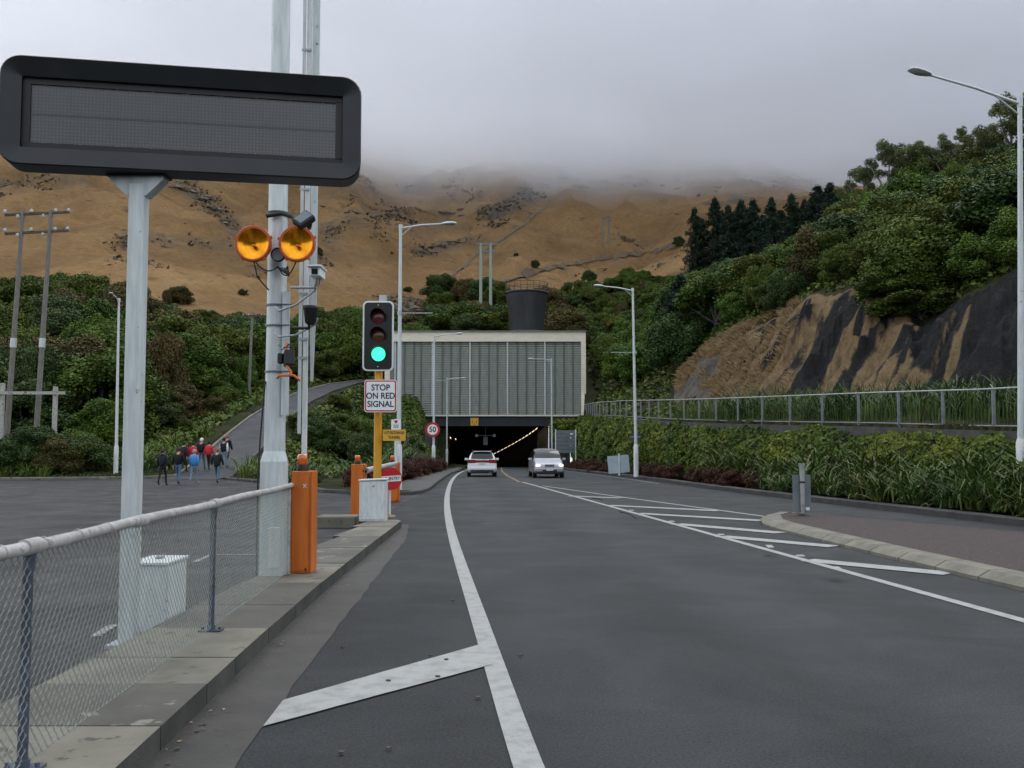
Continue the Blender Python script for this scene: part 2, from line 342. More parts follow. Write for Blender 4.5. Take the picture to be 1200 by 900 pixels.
PROF = {
 -260: [(50, 561), (58, 540), (75, 470), (100, 395), (150, 310), (260, 205), (420, 140), (600, 115)],
 0: [(50, 561), (57, 546), (75, 480), (100, 405), (130, 352), (180, 285), (260, 208), (380, 150), (560, 140)],
 150: [(50, 561), (58, 545), (78, 480), (105, 400), (135, 352), (190, 285), (275, 208), (400, 150), (560, 138)],
 250: [(53, 557), (62, 530), (78, 490), (95, 462), (112, 410), (138, 362), (170, 320), (215, 285), (300, 215), (420, 150), (600, 138)],
 330: [(50, 560), (60, 540), (78, 488), (95, 464), (112, 430), (138, 380), (170, 350), (215, 318), (300, 235), (430, 160), (600, 140)],
 400: [(36, 576), (50, 566), (70, 545), (90, 500), (104, 468), (125, 430), (150, 400), (185, 362), (240, 330), (330, 235), (440, 165), (600, 142)],
 480: [(36, 577), (50, 562), (80, 530), (100, 485), (118, 420), (145, 395), (180, 371), (240, 350), (300, 312), (380, 248), (450, 192), (560, 150)],
 540: [(36, 578), (50, 562), (80, 532), (100, 500), (104, 440), (118, 405), (150, 385), (190, 365), (250, 338), (310, 305), (390, 240), (450, 192), (560, 150)],
 600: [(36, 580), (50, 562), (80, 532), (100, 500), (104, 420), (118, 402), (150, 376), (200, 345), (290, 300), (360, 252), (440, 190), (560, 150)],
 700: [(20, 530), (60, 520), (84, 487), (100, 470), (112, 452), (125, 420), (160, 378), (230, 330), (320, 292), (400, 234), (460, 186), (580, 150)],
 770: [(20, 530), (50, 496), (66, 487), (80, 462), (95, 430), (120, 395), (160, 360), (230, 315), (320, 285), (410, 226), (470, 186), (580, 150)],
 800: [(20, 520), (48, 495), (57, 487), (66, 476), (74, 462), (79, 438), (95, 405), (130, 360), (180, 335), (230, 305), (310, 272), (420, 222), (480, 192), (600, 160)],
 830: [(20, 520), (44, 496), (52, 486), (62, 474), (67, 440), (72, 410), (95, 375), (130, 343), (170, 320), (220, 300), (310, 270), (420, 218), (600, 165)],
 870: [(15, 520), (40, 498), (48, 485), (56, 472), (61, 425), (66, 388), (90, 352), (125, 325), (165, 305), (200, 298), (300, 268), (420, 215), (600, 170)],
 905: [(15, 520), (38, 499), (45, 484), (51, 470), (57, 415), (62, 377), (85, 345), (120, 312), (155, 295), (190, 288), (300, 266), (420, 216), (600, 175)],
 950: [(15, 520), (36, 499), (41, 482), (46, 470), (52, 405), (57, 347), (75, 325), (100, 300), (135, 284), (165, 278), (260, 262), (420, 225), (600, 185)],
 1000: [(12, 522), (34, 500), (38, 482), (42, 470), (47, 400), (53, 340), (68, 312), (90, 282), (118, 262), (140, 260), (210, 262), (420, 235), (600, 200)],
 1065: [(12, 524), (31, 502), (34, 484), (38, 469), (43, 395), (48, 334), (62, 305), (82, 275), (108, 250), (130, 245), (200, 258), (420, 245), (600, 210)],
 1085: [(12, 526), (29, 503), (32, 486), (36, 469), (40, 425), (44, 388), (60, 306), (80, 272), (105, 245), (128, 240), (200, 250), (420, 245), (600, 210)],
 1130: [(12, 528), (27, 505), (30, 486), (33, 469), (37, 405), (42, 356), (55, 300), (75, 262), (98, 236), (125, 228), (200, 245), (420, 245), (600, 210)],
 1200: [(12, 530), (25, 507), (28, 486), (31, 470), (34, 395), (39, 318), (50, 285), (66, 255), (86, 232), (108, 215), (130, 212), (200, 235), (420, 245), (600, 210)],
 1330: [(12, 540), (22, 510), (24, 490), (26, 470), (29, 375), (34, 290), (45, 255), (60, 225), (80, 200), (100, 192), (130, 200), (200, 235), (420, 245), (600, 210)],
 1500: [(12, 550), (20, 515), (22, 492), (24, 470), (27, 360), (32, 265), (45, 230), (60, 200), (80, 180), (100, 180), (130, 200), (200, 235), (420, 245), (600, 210)],
}
US = np.concatenate([np.arange(-420, -60, 20), np.arange(-60, 1260, 5.0), np.arange(1260, 1560, 20)])
YS = 11.5 * np.power(900 / 11.5, np.linspace(0, 1, 330))
pu = sorted(PROF)
prof_z = []
for u in pu:
    ys = [p[0] for p in PROF[u]]; zs = [at(u, p[1], p[0]).z for p in PROF[u]]
    prof_z.append(np.interp(np.log(YS), np.log(ys), zs))
prof_z = np.array(prof_z)
HZ = np.array([np.interp(US, pu, prof_z[:, j]) for j in range(len(YS))])      # rows Y, cols u
def blur(A, k):
    for _ in range(k):
        B = np.pad(A, 1, mode='edge')
        A = (B[:-2, 1:-1] + B[2:, 1:-1] + B[1:-1, :-2] + B[1:-1, 2:] + 2 * B[1:-1, 1:-1]) / 6
    return A
farmask = np.clip((YS - 70) / 60, 0, 1)[:, None]
HZ = blur(HZ, 2) * (1 - farmask) + blur(HZ, 16) * farmask
XX = (US[None, :] - 600) / F * YS[:, None] / CP; YY = np.repeat(YS[:, None], len(US), 1)
def fbm(x, y, s, o=4, seed=0):
    return mnoise.fractal(Vector((x / s + seed, y / s - seed, seed * 1.7)), 1.0, 2.0, o)
N1 = np.array([[fbm(XX[i, j], YY[i, j], 55, 5, 3) for j in range(len(US))] for i in range(len(YS))])
N2 = np.array([[abs(fbm(XX[i, j], YY[i, j] * .35, 28, 5, 9)) for j in range(len(US))] for i in range(len(YS))])
NF = np.array([[fbm(XX[i, j], YY[i, j], 2.2, 4, 5) for j in range(len(US))] for i in range(len(YS))])
amp = np.clip((YS - 90) / 200, 0, 1)[:, None]
HZ = HZ + amp * (N1 * 5.5 - N2 * 8.0 + NF * .7)
def bil(A, x, y):
    if y < YS[0]: y = YS[0]
    u = 600 + x * F * CP / y
    fi = math.log(y / YS[0]) / math.log(YS[-1] / YS[0]) * (len(YS) - 1)
    fj = float(np.interp(u, US, np.arange(len(US))))
    i = min(int(fi), len(YS) - 2); j = min(int(fj), len(US) - 2); a = fi - i; b = fj - j
    return float((A[i, j] * (1 - b) + A[i, j + 1] * b) * (1 - a) + (A[i + 1, j] * (1 - b) + A[i + 1, j + 1] * b) * a)
def H(x, y): return bil(HZ, x, y)
def hit(u, v, y0=40, y1=880):
    y = y0; prev = None
    while y < y1:
        p = at(u, v, y)
        if p.z <= H(p.x, y): return Vector((p.x, y, H(p.x, y)))
        y *= 1.006
    return None
def pip(x, y, P):
    ins = False; n = len(P); j = n - 1
    for i in range(n):
        xi, yi = P[i]; xj, yj = P[j]
        if (yi > y) != (yj > y) and x < (xj - xi) * (y - yi) / (yj - yi) + xi: ins = not ins
        j = i
    return ins
# driveway up the hill: centre line (x, y, z)
DRIVE = [(-16.6, 50.5, .0), (-16.5, 53, .10), (-16.6, 55.5, .55), (-16.9, 59, 1.2), (-17.7, 66, 2.35), (-18.7, 76, 3.95), (-19.3, 86, 5.5), (-19.2, 96, 7.0), (-18.2, 106, 8.4), (-15.5, 114, 9.4), (-11.5, 119, 10.2)]
DW = 1.45
def drive_near(x, y):
    best = (1e9, 0, 0)
    for a, b in zip(DRIVE[:-1], DRIVE[1:]):
        dx, dy = b[0] - a[0], b[1] - a[1]; t = ((x - a[0]) * dx + (y - a[1]) * dy) / (dx * dx + dy * dy)
        t = min(1, max(0, t)); d = math.hypot(x - a[0] - t * dx, y - a[1] - t * dy)
        if d < best[0]: best = (d, a[2] + t * (b[2] - a[2]), t)
    return best
for i in range(len(YS)):
    if 49 < YS[i] < 130:
        for j in range(len(US)):
            x, y = XX[i, j], YY[i, j]
            if -32 < x < -4:
                d, z, _ = drive_near(x, y)
                if d < 9:
                    w = smooth(DW + .5, 7, d)
                    HZ[i, j] = (z + (.05 if d > DW + .3 else -.35)) * (1 - w) + HZ[i, j] * w
INS = np.array([[(YY[i, j] < 112) and pip(XX[i, j], YY[i, j], PAVED) for j in range(len(US))] for i in range(len(YS))])
ROOF_Z = at(600, 389, 104).z
for i in range(len(YS)):
    for j in range(len(US)):
        x, y = XX[i, j], YY[i, j]
        if 104.3 < y < 119.5 and -13.2 < x < 7.6: HZ[i, j] = min(max(HZ[i, j], 6.2), 7.5)
        elif y < 60 and not INS[i, j] and x < 0: HZ[i, j] = max(HZ[i, j], .07)
        if 40 < y < 104.2 and -12 < x < -3.2 and not INS[i, j]: HZ[i, j] = min(HZ[i, j], .10 + zr(y) + max(0, (-x - np.interp(y, [40, 75, 92, 104], [4.6, 5.0, 7.4, 7.4]))) * np.interp(y, [40, 88, 95], [1.0, 1.0, 2.6]))
CUTM = np.zeros_like(HZ); STRAW = np.zeros_like(HZ); GREYR = np.zeros_like(HZ)
def straw_at(u, f):
    s = u - 100 * f
    n = mnoise.fractal(Vector((s / 11, f * 1.1, 3.3)), 1, 2, 4) * .58 + mnoise.noise(Vector((u / 9, f * 7, 8))) * .13
    return n + float(np.interp(u, [790, 870, 915, 960, 1010, 1060, 1085, 1130, 1200, 1300], [.6, .34, .20, .12, .07, -.02, -.22, -.34, -.42, -.45])) + (.38 if f > .9 and u < 1062 else 0)
cut_u = [785, 800, 830, 870, 905, 950, 1000, 1065, 1085, 1130, 1200, 1330, 1500]
cut_b = [70, 68, 60.5, 55, 50, 45, 41, 37, 35, 32.2, 30.3, 25.3, 23.2]; cut_t = [74, 79.5, 73, 67, 63, 58, 54, 48.5, 45, 43, 40, 35, 33]
for j, u in enumerate(US):
    if u > 785:
        b, t = np.interp(u, cut_u, cut_b), np.interp(u, cut_u, cut_t)
        for i, y in enumerate(YS):
            if b < y < t:
                CUTM[i, j] = 1; f_ = (y - b) / (t - b)
                STRAW[i, j] = smooth(-.32, .46, straw_at(u, f_))
                GREYR[i, j] = smooth(-.1, .2, mnoise.fractal(Vector((u / 22, f_ * 2.4, 1)), 1, 2, 4) * .8 + float(np.interp(u, [800, 835, 870, 890], [.35, .1, -.3, -.8])) - max(0, f_ - .55) * 1.6)
                k = math.sin(math.pi * (y - b) / (t - b))
                HZ[i, j] += k * (.75 * NF[i, j] + .9 * fbm(u / 40, y, 1.4, 4, 2) + .5 * abs(fbm(u / 14, y * .3, 1.2, 3, 6))) + k * .3
HT = HZ.copy()
HT[INS] = np.minimum(HT[INS], -.15)
W_, Hh = len(US), len(YS)
V = np.stack([XX, YY, HT], -1).reshape(-1, 3)
quads, cutq = [], []
for i in range(Hh - 1):
    for j in range(W_ - 1):
        q = [INS[i, j], INS[i, j + 1], INS[i + 1, j + 1], INS[i + 1, j]]
        if all(q) or (any(q) and YS[i + 1] > 102.8): continue
        f = (i * W_ + j, i * W_ + j + 1, (i + 1) * W_ + j + 1, (i + 1) * W_ + j)
        if CUTM[i, j] + CUTM[i, j + 1] + CUTM[i + 1, j + 1] + CUTM[i + 1, j] >= 3: cutq.append(f)
        else: quads.append(f)
# zone attribute: 1 = dry tussock hill, 0 = damp undergrowth near the road
ZONE = np.zeros_like(HZ)
ROCKY = np.zeros_like(HZ)
OUTC = [((212, 212), (278, 268), 11, .95), ((575, 252), (665, 203), 13, 1), ((400, 215), (560, 225), 22, .6), ((395, 250), (530, 262), 16, .6), ((480, 300), (545, 280), 9, .8), ((660, 212), (960, 210), 14, .7), ((445, 362), (505, 362), 12, 1), ((0, 215), (120, 205), 10, .6), ((150, 280), (330, 292), 8, .5), ((375, 300), (395, 240), 18, .6)]
for i in range(len(YS)):
    if YS[i] < 100: continue
    for j in range(len(US)):
        pu_, pv_ = uv_of((XX[i, j], YY[i, j], HZ[i, j])); best = 0
        if not -20 < pu_ < 1000 or pv_ < 150: continue
        for (x0, y0), (x1, y1), sg_, am_ in OUTC:
            dx, dy = x1 - x0, y1 - y0; t = min(1, max(0, ((pu_ - x0) * dx + (pv_ - y0) * dy) / (dx * dx + dy * dy))); d = math.hypot(pu_ - x0 - t * dx, pv_ - y0 - t * dy)
            best = max(best, am_ * math.exp(-(d / sg_) ** 2))
        ROCKY[i, j] = best
zu = [-420, 0, 150, 250, 330, 400, 480, 540, 600, 700, 770, 800, 830, 870, 905, 950, 1000, 1100, 1600]
zy = [118, 125, 130, 128, 130, 150, 160, 185, 190, 205, 215, 215, 230, 240, 250, 240, 230, 220, 220]
for j, u in enumerate(US):
    e = np.interp(u, zu, zy)
    ZONE[:, j] = [smooth(e - 9, e + 9, y + 9 * N1[i, j]) for i, y in enumerate(YS)]
m, nt, N, L, b = new_mat('hillside')
att = N.new('ShaderNodeAttribute'); att.attribute_name = 'zone'
dry = ramp(nt, noise_node(nt, .035, 8, .62, dist=.4), [(.28, (.155, .093, .039)), (.5, (.240, .143, .061)), (.72, (.32, .20, .092))])
grain = ramp(nt, noise_node(nt, .9, 6, .75), [(.25, .62), (.75, 1.3)])
dry = mix(nt, dry, grain, 1.0, 'MULTIPLY')
tuss = ramp(nt, noise_node(nt, .22, 7, .75, stretch=(1, .6, 1.5)), [(.57, 0.0), (.66, 1.0)])
dry = mix(nt, dry, (.13, .082, .042), tuss)
tus2 = ramp(nt, noise_node(nt, .075, 8, .8, stretch=(1, .5, 1.5)), [(.62, 0.0), (.66, 1.0)])
dry = mix(nt, dry, (.06, .052, .032), tus2)
rk1 = ramp(nt, noise_node(nt, .028, 9, .72, dist=1.2, stretch=(.8, .5, 1.6)), [(.575, 0.0), (.625, 1.0)])
rock = ramp(nt, noise_node(nt, .6, 5, .7), [(.3, (.035, .032, .028)), (.7, (.14, .125, .10))])
gz = N.new('ShaderNodeNewGeometry'); sx = N.new('ShaderNodeSeparateXYZ'); L.new(gz.outputs['Position'], sx.inputs[0])
hr = N.new('ShaderNodeMapRange'); hr.inputs['From Min'].default_value = 55; hr.inputs['From Max'].default_value = 120
hr.inputs['To Min'].default_value = .12; hr.inputs['To Max'].default_value = 1; L.new(sx.outputs['Z'], hr.inputs['Value'])
ra_ = N.new('ShaderNodeAttribute'); ra_.attribute_name = 'rocky'
rk2 = ramp(nt, noise_node(nt, .07, 9, .75, dist=1.0, stretch=(.8, .5, 1.6)), [(.44, 0.0), (.53, 1.0)])
rkn = N.new('ShaderNodeMath'); rkn.operation = 'MULTIPLY'; L.new(rk2, rkn.inputs[0]); L.new(ra_.outputs['Fac'], rkn.inputs[1])
rkm = N.new('ShaderNodeMath'); rkm.operation = 'MULTIPLY_ADD'; L.new(rk1, rkm.inputs[0]); L.new(hr.outputs['Result'], rkm.inputs[1]); L.new(rkn.outputs[0], rkm.inputs[2]); rkm.use_clamp = True
dry = mix(nt, dry, rock, rkm.outputs[0])
wetc = ramp(nt, noise_node(nt, .35, 6, .7), [(.3, (.016, .020, .008)), (.5, (.030, .036, .012)), (.68, (.062, .050, .022))])
wetc = mix(nt, wetc, grain, 1.0, 'MULTIPLY')
L.new(mix(nt, wetc, dry, att.outputs['Fac']), b.inputs['Base Color']); b.inputs['Roughness'].default_value = .95; b.inputs['Specular IOR Level'].default_value = .1
bump(nt, b, noise_node(nt, .8, 7, .75), .6, .8)
m, nt, N, L, b = new_mat('cut_face')
st = N.new('ShaderNodeTexCoord'); mp = N.new('ShaderNodeMapping'); mp.inputs['Rotation'].default_value = (0, R(-38), 0); mp.inputs['Scale'].default_value = (.75, .25, .16)
L.new(st.outputs['Object'], mp.inputs['Vector'])
nn = N.new('ShaderNodeTexNoise'); nn.inputs['Scale'].default_value = .62; nn.inputs['Detail'].default_value = 7; nn.inputs['Roughness'].default_value = .62; L.new(mp.outputs['Vector'], nn.inputs['Vector'])
gx = N.new('ShaderNodeNewGeometry'); gs = N.new('ShaderNodeSeparateXYZ'); L.new(gx.outputs['Position'], gs.inputs[0])
bias = N.new('ShaderNodeMapRange'); bias.inputs['From Min'].default_value = 12; bias.inputs['From Max'].default_value = 23.5; bias.inputs['To Min'].default_value = .24; bias.inputs['To Max'].default_value = -.03
L.new(gs.outputs['Y'], bias.inputs['Value']); bias.inputs['From Min'].default_value = 33; bias.inputs['From Max'].default_value = 66; bias.inputs['To Min'].default_value = -.21; bias.inputs['To Max'].default_value = .15
ad = N.new('ShaderNodeMath'); ad.operation = 'ADD'; L.new(nn.outputs['Fac'], ad.inputs[0]); L.new(bias.outputs['Result'], ad.inputs[1])
fm = ramp(nt, ad.outputs[0], [(.44, 0.0), (.50, 1.0)])
net = ramp(nt, noise_node(nt, 1.6, 8, .75, stretch=(2, 1, .4)), [(.25, (.008, .008, .009)), (.55, (.022, .022, .024)), (.75, (.05, .046, .042))])
straw = ramp(nt, noise_node(nt, 1.3, 7, .75, stretch=(2, 1, .5)), [(.28, (.10, .06, .026)), (.5, (.24, .165, .085)), (.72, (.34, .25, .14))])
grey = ramp(nt, noise_node(nt, .7, 7, .75), [(.3, (.06, .052, .043)), (.7, (.22, .195, .16))])
ex = N.new('ShaderNodeMapRange'); ex.inputs['From Min'].default_value = 64; ex.inputs['From Max'].default_value = 72; L.new(gs.outputs['Y'], ex.inputs['Value'])
gm = N.new('ShaderNodeMath'); gm.operation = 'MULTIPLY'; L.new(ex.outputs['Result'], gm.inputs[0]); L.new(ramp(nt, noise_node(nt, .35, 5, .7), [(.42, 0.0), (.52, 1.0)]), gm.inputs[1])
def att_ramp(nm, sc):
    a_ = nt.nodes.new('ShaderNodeAttribute'); a_.attribute_name = nm
    k_ = nt.nodes.new('ShaderNodeMath'); k_.operation = 'MULTIPLY_ADD'; nt.links.new(noise_node(nt, sc, 9, .82, stretch=(1.6, 1, .55)), k_.inputs[0]); k_.inputs[1].default_value = .9; nt.links.new(a_.outputs['Fac'], k_.inputs[2])
    return ramp(nt, k_.outputs[0], [(.80, 0.0), (.92, .45), (1.10, 1.0)])
cc = mix(nt, net, straw, att_ramp('straw', 1.1)); cc = mix(nt, cc, grey, att_ramp('grey', 1.2))
L.new(cc, b.inputs['Base Color']); b.inputs['Roughness'].default_value = .9; b.inputs['Specular IOR Level'].default_value = .15
bump(nt, b, noise_node(nt, 2.2, 7, .75, stretch=(1.5, 1, .6)), 1.0, .6)
def sub(name, faces, mat):
    F_ = np.array(faces); used, inv = np.unique(F_, return_inverse=True)
    o = np_mesh(name, V[used], inv.reshape(F_.shape), MAT[mat], smooth=True)
    for an, A_ in (('zone', ZONE), ('rocky', ROCKY), ('straw', STRAW), ('grey', GREYR)):
        a = o.data.attributes.new(an, 'FLOAT', 'POINT'); a.data.foreach_set('value', A_.reshape(-1)[used].astype(np.float32))
    return o
tag(sub('hillside', quads, 'hillside'), kind='structure')
tag(sub('rock_cutting', cutq, 'cut_face'), kind='structure')
# unseen wooded ridge behind the viewer, added for dark reflections in the sign glass
bkv, bkf = [], []
for i in range(15):
    for j in range(49):
        a = R(180 + 180 * j / 48); rr = 70 + i * 14; hgt = (1 - math.exp(-((i / 5.0) ** 2))) * (26 + 16 * fbm(math.cos(a) * 3, math.sin(a) * 3, 1.1, 3, 4)) + 1.5 * fbm(rr * math.cos(a), rr * math.sin(a), 9, 3, 1) * min(1, i / 2)
        bkv.append((rr * math.cos(a) * 1.25, rr * math.sin(a) - 6, -.62 + max(0, hgt)))
for i in range(14):
    for j in range(48): bkf.append((i * 49 + j, (i + 1) * 49 + j, (i + 1) * 49 + j + 1, i * 49 + j + 1))
M('scrub_cover', (.045, .052, .018), (.02, .026, .010), .12, .95, bmp=.5, bscale=.6)
tag(np_mesh('unseen_ridge', bkv, bkf, MAT['scrub_cover'], smooth=True), kind='structure')
# far apron so that the land does not end behind or beside the camera
ap = MB()
ap.add([(-700, -400, -.6), (700, -400, -.6), (700, 60, -.6), (-700, 60, -.6)], [(0, 1, 2, 3)])
tag(ap.build('ground', MAT['hillside']), kind='structure')
# ---------------------------------------------------------------- paved surfaces
def strip(name, rows, mat, z=None):            # rows: list of (xL, xR, y)
    mb = MB(); n = 14; vs = []
    for xl, xr, y in rows:
        for k in range(n + 1):
            x = xl + (xr - xl) * k / n; vs.append((x, y, (zr(y) if z is None else z)))
    mb.add(vs, [(i * (n + 1) + k, i * (n + 1) + k + 1, (i + 1) * (n + 1) + k + 1, (i + 1) * (n + 1) + k) for i in range(len(rows) - 1) for k in range(n)], 0)
    return mb.build(name, MAT[mat])
ry = [-30, -10, 0, 5, 10, 15, 20, 25, 30, 35, 40, 45, 50, 55, 60, 65, 70, 75, 80, 85, 90, 95, 100, 104.2]
road_o = tag(strip('road', [((-3.3 if y < 45 else -5.5 if y < 80 else -7.3), wall_x(max(y, 6)) + .1, y) for y in ry], 'asphalt'), kind='structure')
tag(strip('parking_lot', [(-95, -3.0, y) for y in (-30, 0, 15, 30, 36)] + [(-95, -3.4, 45), (-95, -7, 53)], 'asphalt_wet', -.005), kind='structure')
dv = MB(); vs = []
fine = []
for a, b_ in zip(DRIVE[:-1], DRIVE[1:]):
    for k in range(5): fine.append(tuple(a[i] + (b_[i] - a[i]) * k / 5 for i in range(3)))
fine.append(DRIVE[-1])
def offs(pts, d):
    out = []
    for i, p in enumerate(pts):
        a = pts[max(i - 1, 0)]; b_ = pts[min(i + 1, len(pts) - 1)]
        tx, ty = b_[0] - a[0], b_[1] - a[1]; l = math.hypot(tx, ty) or 1
        out.append((p[0] + ty / l * d, p[1] - tx / l * d) + tuple(p[2:]))
    return out
le, ri = offs(fine, -DW), offs(fine, DW)
for a, b_ in zip(le, ri): vs += [(a[0], a[1], a[2] + .012), (b_[0], b_[1], b_[2] + .012)]
dv.add(vs, [(2 * i, 2 * i + 1, 2 * i + 3, 2 * i + 2) for i in range(len(fine) - 1)])
tag(dv.build('driveway', MAT['asphalt_pale']), kind='structure')
def kerb(name, pts, w=.16, h=.13, mat='concrete', zf=zr, dip=.3):   # pts: front (road side) edge, body to the left of travel
    dense = []
    for a, b_ in zip(pts[:-1], pts[1:]):
        L_ = math.hypot(b_[0] - a[0], b_[1] - a[1]); n = max(1, int(L_ / 1.2))
        for k in range(n): dense.append(tuple(a[i] + (b_[i] - a[i]) * k / n for i in range(len(a))))
    dense.append(pts[-1]); back = offs(dense, -w); top1 = offs(dense, -math.copysign(.025, w))
    vs = []
    for p, t, q in zip(dense, top1, back):
        z = p[2] if len(p) > 2 else zf(p[1])
        vs += [(p[0], p[1], z - dip), (p[0], p[1], z + h - .025), (t[0], t[1], z + h), (q[0], q[1], z + h), (q[0], q[1], z - dip)]
    fs = []
    for i in range(len(dense) - 1):
        for k in range(4): fs.append((i * 5 + k, (i + 1) * 5 + k, (i + 1) * 5 + k + 1, i * 5 + k + 1))
    fs += [(0, 1, 2, 3, 4), tuple(range(len(vs) - 1, len(vs) - 6, -1))]
    mb = MB().add(vs, fs); o = mb.build(name, MAT[mat])
    bm = bmesh.new(); bm.from_mesh(o.data); bmesh.ops.recalc_face_normals(bm, faces=bm.faces); bm.to_mesh(o.data); bm.free()
    return tag(o, kind='structure')
kerb('kerb', KERB_R, -.34, .17, 'kerb_black')
BED = [(-4.35, 103.6), (-4.2, 93), (-4.0, 67), (-3.2, 38), (-3.3, 36), (-3.6, 35.0), (-4.2, 34.85), (-7, 36.6), (-11.5, 45.7), (-14.6, 50.3), (-15.1, 51.6), (-15.1, 53)]
kerb('kerb', BED, -.2, .13, 'concrete_dark')
kerb('kerb', [(x, y, z) for x, y, z in ri[6:]], -.15, .10, 'concrete_dark')
kerb('kerb', [(x, y, z) for x, y, z in le[4:]], .15, .12, 'concrete')
kerb('kerb', [(le[4][0], le[4][1], le[4][2]), (-18.4, 52.3, .05), (-19.5, 51.6, 0), (-26, 50.1, 0), (-90, 49.7, 0)], -.15, .13, 'concrete')
# concrete footpath strip beside the bed towards the portal
fp = MB(); rows = [(-3.45, -4.3, 35.6), (-3.42, -4.9, 38), (-3.6, -5.0, 50), (-4.0, -5.0, 67), (-4.22, -5.1, 80), (-4.4, -5.2, 93), (-4.5, -6.5, 103)]
vs = []
for a, c_, y in rows: vs += [(a, y, zr(y) + .128), (c_, y, zr(y) + .13)]
fp.add(vs, [(2 * i, 2 * i + 2, 2 * i + 3, 2 * i + 1) for i in range(len(rows) - 1)])
tag(fp.build('footpath', MAT['concrete_dark']), kind='structure')
# raised concrete island on the left (slabs with open joints) and its gutter
KL = [(-1.75, -2), (-1.9, 3), (-1.966, 4.87), (-2.12, 8.14), (-2.245, 11.95), (-2.35, 20.5)]
def kx(y): return float(np.interp(y, [p[1] for p in KL], [p[0] for p in KL]))
isl = MB(); js = [-2, .2, 2.2, 3.6, 4.75, 5.72, 6.72, 7.55, 8.75, 10.0, 11.6, 13.5, 15.5, 17.5, 19.5, 21.0]
for a, c_ in zip(js[:-1], js[1:]):
    a2, c2 = a + .008, c_ - .008
    isl.prism([(-3.17, a2), (kx(a2) - .0, a2), (kx(c2) - .0, c2), (-3.17 if c_ < 13 else -3.02, c2)], -.1, .15 + rng.uniform(-.004, .004), 2, rng.choice((0, 0, 1)) if a > 4 else 0)
isl.prism([(-3.0, 20.99), (-2.36, 20.99), (-2.45, 21.4), (-2.7, 21.6), (-2.95, 21.5)], -.1, .14, 2, 0)
me_ = isl.build('traffic_island', [MAT['concrete'], MAT['concrete_damp'], MAT['concrete_dark']])
bm = bmesh.new(); bm.from_mesh(me_.data)
bmesh.ops.bevel(bm, geom=[e for e in bm.edges if abs(e.verts[0].co.z - e.verts[1].co.z) < .01 and e.verts[0].co.z > .1], offset=.018, segments=2, affect='EDGES'); bm.to_mesh(me_.data); bm.free()
tag(me_, kind='structure')
gu = MB(); vs = []
GE = [(-1.2, -2), (-1.42, 3), (-1.505, 5.3), (-1.645, 8.75), (-1.8, 13), (-1.97, 18.3), (-2.3, 22)]
for y in np.linspace(-2, 21.8, 60):
    x = float(np.interp(y, [p[1] for p in GE], [p[0] for p in GE])) + rng.uniform(-.018, .018)
    vs += [(kx(y) - .05, y, .012), (x, y, .005)]
gu.add(vs, [(2 * i, 2 * i + 1, 2 * i + 3, 2 * i + 2) for i in range(59)])
tag(gu.build('gutter', MAT['gutter']), kind='structure')
cb = MB(); cb.box((-3.75, 21.35, .11), (.85, .7, .26), bev=.03); cb.box((-2.95, 21.75, .09), (.75, .5, .24), bev=.03)
tag(cb.build('island_nose', MAT['concrete']), kind='structure')
# right-hand median island: kerb stones and red chip surface
near = [(6.6, 4), (6.35, 8), (6.15, 11.8), (5.85, 15), (5.62, 18), (5.45, 20.6), (5.5, 21.7), (5.85, 23.2), (6.5, 24.3), (7.0, 23.9)]
farr = [(7.25, 23.4), (8.4, 20.9), (9.65, 18.4), (10.6, 15.5), (11.6, 11), (12.6, 4)]
red = MB(); inn = offs(near, .42)
red.prism([(p[0], p[1]) for p in inn] + farr, -.1, .127); tag(red.build('median', MAT['red_chip']), kind='structure')
ks = MB(); dense = []
for a, c_ in zip(near[:-1], near[1:]):
    n = max(1, int(math.hypot(c_[0] - a[0], c_[1] - a[1]) / .95))
    for k in range(n): dense.append((a[0] + (c_[0] - a[0]) * k / n, a[1] + (c_[1] - a[1]) * k / n))
dense.append(near[-1])
o1, o2, o3 = offs(dense, .0), offs(dense, .16), offs(dense, .44)
for i in range(len(dense) - 1):
    g = .012
    def ln(P, t): return (P[i][0] + (P[i + 1][0] - P[i][0]) * t, P[i][1] + (P[i + 1][1] - P[i][1]) * t)
    A = []
    for t in (g, 1 - g):
        a, b_, c_ = ln(o1, t), ln(o2, t), ln(o3, t)
        A += [(a[0], a[1], -.05), (a[0], a[1], .05), (b_[0], b_[1], .135), (c_[0], c_[1], .142), (c_[0], c_[1], -.05)]
    ks.add(A, [(0, 5, 6, 1), (1, 6, 7, 2), (2, 7, 8, 3), (3, 8, 9, 4), (0, 1, 2, 3, 4), (9, 8, 7, 6, 5)])
for (u, v) in ((985, 666), (905, 640)):
    q = gp(u, v, .146); ks.add([(q.x - .12, q.y - .2, q.z), (q.x - .02, q.y - .2, q.z), (q.x + .04, q.y + .2, q.z), (q.x - .06, q.y + .2, q.z)], [(0, 1, 2, 3)], 1)
ko = ks.build('median_kerb', [MAT['concrete_pale'], MAT['paint_white']])
bm = bmesh.new(); bm.from_mesh(ko.data); bmesh.ops.recalc_face_normals(bm, faces=[f for f in bm.faces if f.material_index == 0]); bm.to_mesh(ko.data); bm.free()
tag(ko, kind='structure')
